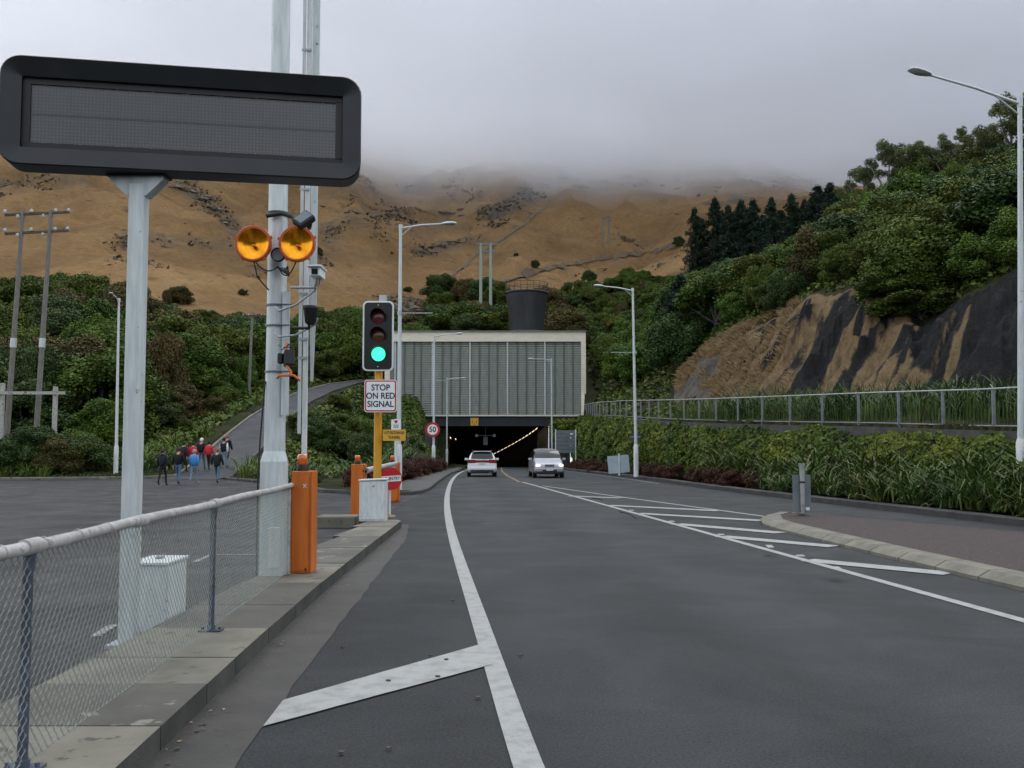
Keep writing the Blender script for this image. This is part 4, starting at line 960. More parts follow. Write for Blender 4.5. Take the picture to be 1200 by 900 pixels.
def amber(u, label):
    t = thing('warning_lamp', label, 'warning lamp', at(u, 285.5, 11.93), 0, 'amber warning lamps on the steel pole')
    r = 20.5 / 1150 * 11.93
    pr = [(r * k / 8, .075 * (1 - (k / 8) ** 2) + .0) for k in range(9)]
    MB().lathe(pr, n=36, axis='Y').build('reflector', MAT['dish_amber'], t)
    MB().lathe([(r * .92, -.012), (r * 1.0, -.02), (r * 1.06, -.01), (r * 1.07, .03), (r * .8, .12), (.05, .16)], n=36, axis='Y').build('bezel', MAT['orange_red'], t)
    MB().lathe([(r * .895, -.004), (r * .90, -.012), (r * .93, -.013), (r * .94, -.004)], n=36, axis='Y').build('seal_ring', MAT['amber_glass'], t)
    bu = MB()
    bu.lathe([(.0, -.0), (.016, .002), (.02, .02), (.016, .06)], (0, .01, -.02), 10, axis='Y'); bu.build('bulb', MAT['amber_glass'], t)
    lg = MB()
    for k in range(5):
        a = R(20 + 72 * k); lg.box((r * 1.09 * math.cos(a), .01, r * 1.09 * math.sin(a)), (.03, .04, .03), 0, Matrix.Rotation(-a, 3, 'Y'))
    lg.build('clip', MAT['orange_red'], t)
    s = 1 if u < 320 else -1
    MB().tube([(0, .14, 0), (s * .14, .30, -.02)], .03, 8).build('bracket', MAT['galv'], t)
    return t
amber(296.5, 'round amber warning lamp on the steel pole, the one without a floodlight above it'); amber(348, 'round amber warning lamp on the steel pole, directly under the floodlight')
fl = thing('floodlight', 'black floodlight tilted down on a clamp above the amber warning lamps', 'floodlight', at(356, 258, 11.95))
rf_ = Matrix.Rotation(R(38), 3, 'Y') @ Matrix.Rotation(R(-20), 3, 'Z') @ Matrix.Rotation(R(-25), 3, 'X')
o = MB().box((0, .0, 0), (.17, .10, .24), 0, None, .02).lathe([(.10, .05), (.08, .12), (.02, .14)], n=12, axis='Y').build('housing', MAT['black'], fl); o.rotation_euler = rf_.to_euler()
o = MB().box((0, -.055, 0), (.12, .012, .19), bev=.004).build('glass', MAT['grey_plate'], fl); o.rotation_euler = rf_.to_euler()
fp0 = fl.location
am = MB(); am.tube([at(312, 253, 12.12) - fp0, at(330, 250, 12.13) - fp0, at(343, 254, 12.1) - fp0, at(350, 264, 12.0) - fp0], .028, 8); am.lathe([(.135, -.03), (.14, 0), (.135, .03)], PL + Vector((0, 0, at(326, 252, 12.3).z - .15)) - fp0, 20)
am.build('clamp_arm', MAT['black'], fl)
sm_ = thing('sensor', 'small round black sensor on the steel pole between and just below the two amber lamps', 'sensor', at(326.5, 299, 12.05))
MB().lathe([(.075, -.05), (.085, -.06), (.088, .0), (.06, .09), (0, .1)], n=20, axis='Y').build('housing', MAT['black'], sm_); MB().lathe([(0, -.035), (.074, -.04)], n=20, axis='Y').build('lens', MAT['grey_plate'], sm_)
cam_ = thing('security_camera', 'white boxed security camera on a thin arm right of the steel pole', 'security camera', at(372, 321, 11.9))
o = MB().box((0, 0, 0), (.13, .34, .10), bev=.008).build('housing', MAT['white_sign'], cam_); MB().box((0, -.02, .065), (.17, .40, .02), bev=.005).build('sunshield', MAT['white_sign'], cam_)
MB().box((0, -.172, 0), (.075, .012, .07), bev=.004).build('lens_window', MAT['black_gloss'], cam_)
c0 = cam_.location; aa = MB(); aa.tube([at(341, 337, 12.1) - c0, at(371, 337, 12.0) - c0], .018, 8); aa.tube([at(369, 337, 12.0) - c0, Vector((0, 0, -.05))], .015, 6); aa.tube([at(374, 334, 12.0) - c0, Vector((.03, .02, -.05))], .01, 6)
aa.build('arm', MAT['galv'], cam_)
dt = thing('detector', 'black radar-like detector on an elbow bracket right of the steel pole below the camera', 'detector', at(364, 368, 12.0))
MB().lathe([(.045, -.13), (.07, -.10), (.085, .05), (.095, .06), (.095, .10), (.0, .11)], n=18).build('housing', MAT['black'], dt)
d0 = dt.location; MB().tube([at(342, 384.5, 12.15) - d0, at(362, 384.5, 12.02) - d0, at(362, 376, 12.0) - d0], .022, 8).build('bracket', MAT['black'], dt)
sp = thing('loudspeaker', 'black speaker hanging in a bent orange bracket on the steel pole', 'loudspeaker', at(337, 420, 11.95))
o = MB().box((.02, 0, 0), (.13, .14, .20), bev=.02).build('housing', MAT['black'], sp); o.rotation_euler = (R(-10), 0, R(18))
s0 = sp.location; ob = MB(); ob.tube([at(336, 402, 12.05) - s0, at(335, 427, 11.9) - s0, at(341, 436, 11.87) - s0], .016, 8); ob.tube([at(325, 443, 11.9) - s0, at(327, 440, 11.86) - s0, at(344, 440, 11.84) - s0, at(352, 446, 11.88) - s0], .016, 8)
ob.tube([at(341, 436, 11.87) - s0, at(341, 440, 11.85) - s0], .016, 8); ob.build('bracket', MAT['orange'], sp)
o = MB().box((-.09, .02, .0), (.06, .1, .13), bev=.015).build('junction_box', MAT['black'], sp)
sw_ = MB()
for k in range(5): sw_.tube([(-.0, .03, .18), (rng.uniform(-.05, .1), 0, .14), (rng.uniform(-.12, .2), -.02, rng.uniform(-.05, .14))], .006, 5)
sw_.build('cable', MAT['black'], sp)
# ---------------------------------------------------------------- boom barriers
def barrier(loc, w, d, h, label, boom=None):
    t = thing('boom_barrier', label, 'boom barrier', loc, 0, 'orange boom barriers')
    MB().box((0, 0, h / 2), (w, d, h - .002), bev=.008).build('cabinet', MAT['orange'], t)
    dr = MB().box((-.01, -d / 2 - .006, h / 2 - .02), (w - .05, .014, h - .10), bev=.004).build('door', MAT['orange'], t)
    MB().box((w / 2 - .065, -d / 2 - .018, .05), (.02, .012, .03)).build('lock', MAT['ink'], dr)
    MB().box((w / 2 - .012, -d / 2 - .004, h / 2), (.012, .02, h - .02)).build('hinge', MAT['orange_red'], t)
    MB().lathe([(.075, 0), (.075, .05), (.06, .08)], (-w * .12, 0, h), 18).build('beacon_base', MAT['black'], t)
    MB().lathe([(.055, .08), (.068, .085), (.066, .19), (.055, .21), (0, .215)], (-w * .12, 0, h), 20).build('beacon', MAT['amber_glass'], t)
    return t
b1 = barrier((-2.655, 12.62, .15), .262, .36, 1.275, 'orange boom barrier cabinet at the fence end with its white boom raised straight up')
bm_ = MB(); bm_.box((-.07, .28, 4.7), (.066, .05, 6.9), bev=.01); bm_.build('boom', MAT['pole_white'], b1)
bm_ = MB(); bm_.box((-.136, .26, 5.0), (.042, .04, 6.5), bev=.008); bm_.build('boom_stiffener', MAT['galv_pale'], b1)
X_ = at(366, 447, 12.95) - Vector((-2.655, 12.62, .15))
bm_ = MB(); bm_.add([(X_.x - .022, .30, X_.z), (X_.x + .012, .30, X_.z), (X_.x + .045, .30, X_.z + 1.1), (X_.x + .045, .30, 8.2), (X_.x - .048, .30, 8.2), (X_.x - .048, .30, X_.z + 1.1)] + [(X_.x - .022, .33, X_.z), (X_.x + .012, .33, X_.z), (X_.x + .045, .33, X_.z + 1.1), (X_.x + .045, .33, 8.2), (X_.x - .048, .33, 8.2), (X_.x - .048, .33, X_.z + 1.1)],
    [(0, 1, 2, 3, 4, 5), (11, 10, 9, 8, 7, 6)] + [(i, i + 6, (i + 1) % 6 + 6, (i + 1) % 6) for i in range(6)])
bm_.build('boom_skirt', MAT['galv_pale'], b1)
bm_ = MB()
for zz in (2.75, 3.0, 3.6, 4.3, 5.0, 5.6, 6.2, 6.9): bm_.box((-.10, .245, zz), (.13, .02, .03)); 
for zz in (4.6, 5.6, 6.3, 7.0): bm_.tube([(.03, .29, zz), (X_.x, .31, zz + .02)], .014, 6); bm_.tube([(X_.x + .01, .295, zz + .25), (X_.x + .01, .285, zz + .25)], .012, 6)
bm_.build('boom_tie', MAT['galv'], b1)
xm = MB()
for s in (-1, 1): xm.box((.045, -.202, 1.09), (.055, .004, .01), 0, Matrix.Rotation(R(50 * s), 3, 'Y'))
xm.build('paint_mark', MAT['white_sign'], b1)
b2 = barrier((-3.68, 23.7, .03), .33, .36, 1.27, 'orange boom barrier cabinet left of the dented white cabinet, its pipe boom lowered')
q = at(464, 543.2, 30) - Vector((-3.68, 23.7, .03)); a_ = at(429, 551.5, 23.6) - Vector((-3.68, 23.7, .03))
MB().tube([a_, a_.lerp(q, .4), q], [.075, .068, .06], 12).build('boom', MAT['rail_white'], b2); MB().tube([a_ + Vector((-.09, -.05, 0)), a_], .06, 10).build('boom_pivot', MAT['black'], b2)
b3 = barrier((-3.72, 31.0, 0), .36, .36, 1.22, 'far orange boom barrier cabinet half hidden behind the red no entry disc')
bm_ = MB(); bm_.box((.0, -.25, 1.02), (.14, .1, .22), bev=.02); bm_.build('boom_rest', MAT['galv'], b3)
# ---------------------------------------------------------------- traffic signal on its yellow pole
ts = thing('traffic_signal', 'traffic signal showing green on a yellow pole behind the dented white cabinet', 'traffic signal', (-2.97, 21.55, .15))
zc_ = at(443, 393.5, 21.5).z - .15; cx_ = at(443, 393.5, 21.5).x + 2.97; hh, wd = 83 / 1150 * 21.5, 36.5 / 1150 * 21.5
MB().tube([(0, .14, 0), (0.02, .14, zc_ + .3)], .088, 14).build('pole', MAT['yellow_pole'], ts)
MB().tube([(.10, .16, zc_ + .2), (.10, .16, zc_ + hh / 2 + .15), ], .09, 14).build('pole_cap', MAT['galv'], ts)
fg = MB(); fg.yprism([(.08, 0), (.34, 0), (.12, .3), (.08, .34)], .13, .15); fg.build('gusset', MAT['yellow_pole'], ts)
bw, _ = ringloft([(rrect(wd, hh, .11), .0), (rrect(wd, hh, .11), -.03)]); bw.add([(p[0], -.03, p[1]) for p in rrect(wd, hh, .11)], [tuple(range(28))])
o = bw.build('border_plate', MAT['white_sign'], ts, (cx_, 0, zc_))
bb = MB(); P2 = rrect(wd - .075, hh - .075, .08); bb.yprism(P2, -.05, -.028); o = bb.build('backboard', MAT['black_gloss'], ts, (cx_, 0, zc_))
hb = MB().box((0, .07, 0), (.36, .22, 1.2), bev=.02).build('housing', MAT['black'], ts, (cx_, 0, zc_))
for v, mt, nm in ((371.5, 'lens_red', 'red_lens'), (393, 'lens_amber', 'amber_lens'), (415, 'lens_green', 'green_lens')):
    p = at(443.5, v, 21.5); lx, lz = p.x + 2.97, p.z - .15
    MB().lathe([(0, -.085), (.10, -.075), (.155, -.055)], n=28, axis='Y').build(nm, MAT[mt], ts, (lx, 0, lz))
    vz = MB(); vs = []; n = 24
    for yy, ins in ((-.05, 0), (-.30, 0)):
        for k in range(n + 1):
            a = R(-38 + 256 * k / n); rr = .172
            vs.append((rr * math.cos(a), yy if yy > -.1 else -.10 - .20 * max(0, math.sin(a) * .75 + .25), rr * math.sin(a)))
    vz.add(vs, [(k, k + 1, n + 2 + k, n + 1 + k) for k in range(n)], 0, True); o = vz.build('visor', MAT['black'], ts, (lx, 0, lz))
    sd = o.modifiers.new('Solidify', 'SOLIDIFY'); sd.thickness = .006
bt = MB()
for s in (-1, 1): bt.lathe([(0, -.055), (.012, -.055), (.012, -.045)], (0, 0, s * .68), 8, axis='Y')
bt.build('bolt', MAT['insulator'], ts, (cx_, 0, zc_))
# sign: STOP ON RED SIGNAL
def plate_sign(name, w, h, r, mat_b, mat_f, bw_, parent, loc, rim=.0):
    o = MB().yprism(rrect(w, h, r), -.004, .012).build(name, MAT[mat_b], parent, loc)
    return o
st_ = thing('stop_on_red_sign', 'white square sign with a red border reading STOP ON RED SIGNAL under the traffic signal', 'sign', at(446, 464, 21.42))
wS, hS = 38 / 1150 * 21.42, 38 / 1150 * 21.42
MB().yprism(rrect(wS, hS, .06), -.002, .014).build('plate', MAT['white_sign'], st_)
MB().yprism(rrect(wS - .03, hS - .03, .05), -.005, -.0025).build('border', MAT['red_sign'], st_)
MB().yprism(rrect(wS - .085, hS - .085, .035), -.009, -.0055).build('panel', MAT['white_sign'], st_)
for k, w_ in enumerate(('STOP', 'ON RED', 'SIGNAL')): text('lettering', w_, .185, (0, -.012, .178 - .18 * k), st_, MAT['ink'], sx=.92)
MB().tube([(-.02, .03, 0), (-.02, .12, 0)], .03, 8).build('bracket', MAT['galv'], st_)
ly = thing('tunnel_name_sign', 'yellow name sign reading LYTTELTON RD TUNNEL on the side of the yellow signal pole', 'sign', at(462, 510, 21.5))
MB().yprism(rrect(.50, .245, .015), -.003, .012).build('plate', MAT['yellow_sign'], ly)
text('lettering', 'LYTTELTON RD', .078, (0, -.006, .052), ly, MAT['ink'], sx=.80); text('lettering', 'TUNNEL', .078, (0, -.006, -.05), ly, MAT['ink'], sx=.86)
MB().tube([(-.26, .03, .0), (-.2, .03, 0)], .02, 6).build('bracket', MAT['yellow_pole'], ly)
wcab = thing('signal_cabinet', 'dented white control cabinet with rust specks at the foot of the yellow signal pole', 'cabinet', (-2.945, 21.0, .15))
MB().box((0, 0, .43), (.56, .34, .86), bev=.012).build('body', MAT['cabinet_white'], wcab)
MB().box((0, -.178, .43), (.50, .014, .78), bev=.004).build('door', MAT['cabinet_white'], wcab)
MB().box((0, 0, .875), (.60, .40, .03), bev=.008, rot=Matrix.Rotation(R(-2), 3, 'Y')).build('lid', MAT['cabinet_white'], wcab)
MB().box((.02, -.19, .74), (.05, .012, .014), 0, Matrix.Rotation(R(-40), 3, 'Y')).build('latch', MAT['ink'], wcab)
ne = thing('no_entry_sign', 'round red no entry sign on a thin white post behind the dented white cabinet', 'sign', (-2.98, 24.0, 0))
nz_ = at(459, 561, 24).z; nx_ = at(458, 561, 24).x + 2.98; rr_ = 13.2 / 1150 * 24
MB().tube([(0, .05, 0), (0, .05, nz_ + .1)], .03, 10).build('post', MAT['pole_white'], ne)
MB().lathe([(0, -.01), (rr_, -.01), (rr_, .006), (0, .006)], (nx_, 0, nz_), 40, axis='Y', smooth=False).build('disc', MAT['red_sign'], ne)
MB().box((nx_, -.013, nz_), (.50, .004, .14), 0, Matrix.Rotation(R(-4), 3, 'Y')).build('panel', MAT['white_sign'], ne)
text('lettering', 'NO ENTRY', .105, (nx_, -.018, nz_), ne, MAT['ink'], (R(90), R(-4), 0), sx=.86)
# ---------------------------------------------------------------- street lamps
def lamp(u, v, Y, vt, arm, label, base_h=1.55, side=None, zb=None, lumw=.26, lean=0.0, mat='galv_pale', luml=.62, rad=(.085, .055)):
    p = at(u, v, Y); zg = p.z if zb is None else zb
    t = thing('street_lamp', label, 'street lamp', (p.x, Y, zg), 0, 'galvanised street lamps')
    top = at(u + lean, vt, Y) - Vector((p.x, Y, zg)); Ht = top.z
    MB().tube([(0, 0, 0), (0, 0, base_h), (0, 0, base_h + .12)], [.125, .12, rad[0]], 14).build('base', MAT['pole_white'], t)
    MB().tube([(0, 0, base_h), (top.x * .5, 0, Ht * .55), (top.x, 0, Ht)], [rad[0], .072, rad[1]], 12).build('pole', MAT[mat], t)
    MB().box((0, -.118, base_h * .5), (.10, .02, base_h * .6), bev=.006).build('hatch_cover', MAT['galv_pale'], t)
    au, av, ay = arm; e = at(au, av, ay) - Vector((p.x, Y, zg)); s = Vector((top.x, 0, Ht))
    d = (e - s).normalized(); ee = e - d * luml * .5
    a = MB(); a.tube([s - Vector((0, 0, .08)), s.lerp(ee, .5) + Vector((0, 0, .0)), ee], [.038, .033, .028], 10)
    a.tube([s - Vector((0, 0, .38)), s.lerp(ee, .3) - Vector((0, 0, .03))], .02, 8); a.build('arm', MAT[mat], t)
    MB().tube([s - Vector((0, 0, .16)), s + Vector((0, 0, .06))], .07, 12).build('collar', MAT[mat], t)
    q = d.to_track_quat('X', 'Z').to_matrix()
    hd = MB(); vs, fs, n = [], [], 14
    for k, (xx, w_, h1, h2) in enumerate(((-.5, .16, .05, .05), (-.38, .34, .10, .07), (-.1, .46, .16, .08), (.25, .48, .15, .08), (.44, .34, .10, .06), (.5, .1, .03, .03))):
        for j in range(n):
            th = 2 * math.pi * j / n; sy, cz = math.cos(th), math.sin(th)
            vs.append(q @ Vector((xx * luml, sy * w_ * lumw * 1.1, cz * (h1 if cz > 0 else h2) * luml * .75)) + e)
    fs = [(i * n + j, i * n + (j + 1) % n, (i + 1) * n + (j + 1) % n, (i + 1) * n + j) for i in range(5) for j in range(n)] + [tuple(range(n - 1, -1, -1)), tuple(range(5 * n, 6 * n))]
    hd.add(vs, fs, 0, True); lm = hd.build('luminaire', MAT[mat], t)
    bl = MB(); vs = []
    for r_, dz in ((1, -.06), (.8, -.11), (.3, -.13)):
        for j in range(n):
            th = 2 * math.pi * j / n; vs.append(q @ Vector(((.06 + .34 * r_ * math.cos(th)) * luml, .36 * r_ * math.sin(th) * lumw * 1.1, dz * luml * .75 - .004)) + e)
    bl.add(vs, [(i * n + j, i * n + (j + 1) % n, (i + 1) * n + (j + 1) % n, (i + 1) * n + j) for i in range(2) for j in range(n)] + [tuple(range(2 * n, 3 * n))], 0, True)
    bl.build('lens', MAT['lamp_glass'], lm)
    if side:
        su, sv = side; e2 = at(su, sv, Y) - Vector((p.x, Y, zg)); MB().tube([(0, 0, e2.z), e2], .018, 6).build('side_bar', MAT['galv'], t)
        MB().tube([(0, 0, e2.z - .08), (0, 0, e2.z + .08)], .09, 10).build('clamp', MAT['galv'], t)
    return t
lamp(467, 577, 36.0, 265, (526, 262, 35.2), 'tall street lamp directly right of the traffic signal', side=(507, 367), lean=2.5, zb=.13)
lamp(508, 552, 66, 393, (538, 391, 65), 'street lamp carrying the round 50 speed limit sign', lean=1, zb=.13)
lamp(523.5, 545, 97, 443.5, (543, 443, 95), 'shortest looking street lamp, standing beside the tunnel mouth behind the speed sign', side=(508, 446), lean=.5, zb=-.3, base_h=1.6)
lamp(647, 545, 88, 421, (622, 420.5, 87), 'street lamp in front of the portal building beside the large grey sign', side=(628, 463), lean=-1, zb=-.2)
lamp(745.5, 560, 50.3, 339, (702, 335, 49), 'street lamp beside the tilted bare metal sign in the red shrubs', side=(716, 413), lean=-4, zb=.15)
lamp(1198, 566, 24, 118, (1078, 84.5, 23.3), 'large street lamp with a long arm standing in the flax below the dark cutting', lean=-3, zb=.25, mat='galv_pale', lumw=.30, luml=.62)
lamp(135.5, 558, 53, 351, (130.5, 344, 51.5), 'slender white street lamp at the edge of the lot beyond the message sign', lean=4, zb=.1, mat='pole_white', luml=.4, lumw=.2)
# 50 sign
sl = thing('speed_sign', 'round white speed limit sign with a red ring reading 50 on a street lamp', 'sign', at(507, 503.5, 65.75))
rS = 8.6 / 1150 * 65.75
MB().lathe([(0, -.01), (rS, -.01), (rS, .012), (0, .012)], n=40, axis='Y', smooth=False).build('ring', MAT['red_sign'], sl)
MB().lathe([(0, -.022), (rS * .70, -.022), (rS * .70, -.012)], n=40, axis='Y', smooth=False).build('face', MAT['white_sign'], sl)
text('lettering', '50', .50, (0, -.03, 0), sl, MAT['ink'], sx=.95)
ro = thing('route_sign', 'small white route sign with a red shield beside the tall street lamp', 'sign', (at(462.5, 497, 34.5).x, 34.9, .13))
zz_ = at(462, 497.5, 34.9).z - .13; wR = 11 / 1150 * 34.9
MB().tube([(0, .04, 0), (0, .04, zz_ + .2)], .055, 10).build('post', MAT['pole_white'], ro)
MB().yprism(rrect(wR, .36, .02), -.02, -.005, 0).build('plate', MAT['white_sign'], ro, (0, 0, zz_))
sh_ = MB(); sh_.yprism([(-.055, .15), (.055, .15), (.055, .09), (0, .03), (-.055, .09)], -.028, -.022); sh_.build('shield', MAT['red_sign'], ro, (0, 0, zz_))
br_ = MB()
for (x0, x1, z) in ((-.10, .10, -.02), (-.09, -.05, -.09), (-.03, .02, -.09), (.04, .09, -.09)): br_.box(((x0 + x1) / 2, -.024, z), (x1 - x0, .006, .03 if z > -.05 else .06))
br_.build('lettering', MAT['ink_grey'], ro, (0, 0, zz_))
# ---------------------------------------------------------------- right side signs
kb = thing('traffic_bollard', 'pale post with a grey sign plate seen from behind at the median nose', 'bollard', (at(941, 606, 22.9).x, 22.9, .12))
MB().tube([(0, 0, .02), (0, 0, .22), (.0, 0, .9), (-.005, 0, 1.1)], [.035, .05, .055, .06], 12).tube([(-.005, 0, 1.1), (-.005, 0, 1.21)], [.06, .085], 12).build('post', MAT['paint_white'], kb)
MB().yprism(rrect(.42, .86, .03), .06, .075).build('plate', MAT['grey_plate'], kb, (-.0, 0, .52))
MB().lathe([(.03, .06), (.05, .04), (.16, .02), (.17, 0), (0, 0)][::-1], n=20).build('foot', MAT['black'], kb)
MB().lathe([(.062, .76), (.066, .78), (.062, .80)], n=14).build('strap', MAT['black'], kb); MB().box((.13, .055, .16), (.09, .006, .07)).build('sticker', MAT['white_sign'], kb)
ls = thing('low_sign', 'pale blue-grey sign seen from behind, leaning among the red-brown shrubs', 'sign', (at(725, 553, 51.5).x, 51.5, .15))
o = MB().yprism(rrect(1.12, .92, .06), .04, .06).build('plate', MAT['back_plate'], ls, (0, 0, .62)); o.rotation_euler = (0, R(-5), 0)
MB().box((.02, 0, .6), (.09, .05, 1.15), bev=.01).build('post', MAT['galv_pale'], ls)
dk = thing('round_sign', 'dark round sign seen from behind on the street lamp in the red shrubs', 'sign', at(744.5, 512, 50.55))
MB().lathe([(0, -.01), (.30, -.01), (.30, .01), (0, .01)], n=36, axis='Y', smooth=False).build('disc', MAT['dark_plate'], dk); MB().box((0, -.03, .0), (.5, .03, .04)).build('bracket', MAT['galv'], dk)
sb = thing('large_sign', 'large grey sign seen from behind on two white posts beside the tunnel mouth', 'sign', (at(663, 545, 86).x, 86, .0))
zS = [at(663, v, 86).z for v in (531, 504)]
pl_ = MB()
for k in range(6): pl_.box((0, 0, zS[0] + (k + .5) * (zS[1] - zS[0]) / 6), (1.7, .05, (zS[1] - zS[0]) / 6 - .03))
pl_.build('plate', MAT['grey_plate'], sb)
for s in (-1, 1): MB().tube([(s * .88, -.05, 0), (s * .88, -.05, zS[1] + .05)], .06, 8).build('post', MAT['pole_white'], sb)
# ---------------------------------------------------------------- power poles
hp = thing('twin_power_pole', 'twin-pole wooden power line frame with two crossarms of white insulators above the timber frame', 'power pole', (at(31, 460, 55).x, 55, .0))
O_ = Vector(hp.location); zt = at(30, 246, 55).z
for u0, u1 in ((12, 27), (46, 60)):
    b0 = at(u0, 455, 55) - O_; t0 = at(u1, 246, 55) - O_; g0 = b0 + (b0 - t0) * ((b0.z + .3) / (t0.z - b0.z)) if False else b0 - (t0 - b0) * (b0.z / (t0.z - b0.z))
    po = MB().tube([g0, t0], [.17, .11], 12).build('pole', MAT['timber_pole'], hp)
    c1, c2 = g0.lerp(t0, .48), g0.lerp(t0, .515); MB().tube([c1, c2], [.175, .172], 12).build('marker_band', MAT['galv_pale'], po)
for (ul, vl, ur, vr) in ((4, 251, 83, 249.5), (4, 273, 82, 271)):
    a = at(ul, vl, 54.8) - O_; c_ = at(ur, vr, 55.2) - O_; ca = MB().box((a + c_) / 2, ((c_ - a).length, .12, .13), 0, Matrix.Rotation(-math.atan2((c_ - a).z, (c_ - a).x), 3, 'Y')).build('crossarm', MAT['bark'], hp)
    for t in (.03, .22, .42, .60, .78, .97):
        q = a.lerp(c_, t); MB().lathe([(.03, 0), (.11, .03), (.06, .07), (.12, .10), (.06, .14), (.09, .17), (0, .22)], q + Vector((0, -.05, .05 if t not in (.22, .60) else -.24)), 10).build('insulator', MAT['insulator'], ca)
def tpole(name, pts, label, arms, mat='timber_pole', rad=(.15, .10), group=None):
    (ub, vb, ut, vt, Y) = pts; p = at(ub, vb, Y); zg = H(p.x, Y)
    t = thing(name, label, 'power pole', (p.x, Y, zg), 0, group); tp = at(ut, vt, Y) - Vector((p.x, Y, zg))
    MB().tube([(0, 0, -.2), tp], list(rad), 10).build('pole', MAT[mat], t)
    for (dz, w, dx) in arms:
        MB().box((tp.x + dx, -.12, tp.z - dz), (w, .1, .12)).build('crossarm', MAT['bark'], t)
        for s in (-1, -.4, .4, 1): MB().lathe([(.02, 0), (.05, .03), (.03, .08), (.05, .1), (0, .16)], (tp.x + dx + s * w * .45, -.12, tp.z - dz + .06), 8).build('insulator', MAT['insulator'], t)
    return t
tpole('power_pole', (291, 478, 296, 366, 92), 'single weathered wooden power pole with one crossarm beside the driveway', [(.35, 1.9, 0)], rad=(.16, .10))
Yh = 165; p = at(563, 372, Yh)
hq = thing('twin_power_pole', 'pale green twin-pole power frame standing beside the black ventilation tower', 'power pole', (p.x, Yh, H(p.x, Yh))); O_ = Vector(hq.location)
for u in (563.5, 575): a = at(u, 285, Yh) - O_; MB().tube([(a.x, 0, -.5), a], [.30, .24], 8).build('pole', MAT['timber_green'], hq)
for v, w in ((286, 26), (295, 24)): a = at(570 - w / 2, v, Yh) - O_; c_ = at(570 + w / 2, v, Yh) - O_; MB().box((a + c_) / 2, ((c_ - a).length, .35, .36)).build('crossarm', MAT['timber_pole'], hq)
pf = hit(709, 288, 200); O_ = pf
hq = thing('twin_power_pole', 'far small twin-pole power frame alone on the bare golden hillside', 'power pole', pf)
for u in (706, 713.5): a = at(u, 253, pf.y) - O_; MB().tube([(a.x, 0, -.8), a], [.30, .25], 8).build('pole', MAT['timber_pole'], hq)
for v in (254.5, 260): a = at(704, v, pf.y) - O_; c_ = at(716, v, pf.y) - O_; MB().box((a + c_) / 2, ((c_ - a).length, .3, .3)).build('crossarm', MAT['timber_pole'], hq)
tf = thing('timber_frame', 'weathered white timber post and beam frame among the shrubs below the twin power poles', 'timber frame', (at(65, 505, 54).x, 54, .2)); O_ = Vector(tf.location)
a = at(-8, 461, 54) - O_; c_ = at(76, 460, 54) - O_; MB().box((a + c_) / 2, ((c_ - a).length, .14, .17)).build('beam', MAT['timber_white'], tf)
for u, vt in ((65, 453), (3, 449)): q = at(u, vt, 54.1) - O_; MB().box((q.x, .12, q.z / 2), (.20, .20, q.z)).build('post', MAT['timber_white'], tf)
# ---------------------------------------------------------------- foliage meshes (unit plants, reused with obj.copy)
def leafquads(P, Nrm, size, jitter=.9, aspect=.62, seed=0):
    g = np.random.default_rng(seed); n = len(P)
    d = Nrm + g.normal(0, jitter, (n, 3)); d /= np.linalg.norm(d, axis=1)[:, None] + 1e-9
    r = g.normal(0, 1, (n, 3)); a = np.cross(d, r); a /= np.linalg.norm(a, axis=1)[:, None] + 1e-9; b = np.cross(d, a)
    s = (size * g.uniform(.6, 1.35, n))[:, None]
    v = np.stack([P - a * s, P - b * s * aspect + d * s * .18, P + a * s, P + b * s * aspect - d * s * .10], 1)
    return v.reshape(-1, 3), np.arange(n * 4).reshape(n, 4)
def lobes_points(L, n, g, inner=.25):
    w = np.array([r ** 2 for _, r in L]); w = w / w.sum(); P, Q = [], []
    for (c, r), k in zip(L, (w * n).astype(int) + 1):
        d = g.normal(0, 1, (k, 3)); d /= np.linalg.norm(d, axis=1)[:, None]
        rad = np.where(g.random(k) < inner, g.uniform(.35, .9, k), g.normal(1, .09, k)) * r
        P.append(np.array(c) + d * rad[:, None] * np.array((1, 1, .85))); Q.append(d)
    return np.vstack(P), np.vstack(Q)
def trunk_mesh(name, mat, segs):
    mb = MB()
    for pts, rs in segs: mb.tube(pts, rs, 7)
    o = mb.build(name, MAT[mat]); me = o.data; bpy.data.objects.remove(o); return me
PLANTS = {}
def reg(kind, crown, trunk): PLANTS.setdefault(kind, []).append((crown, trunk))
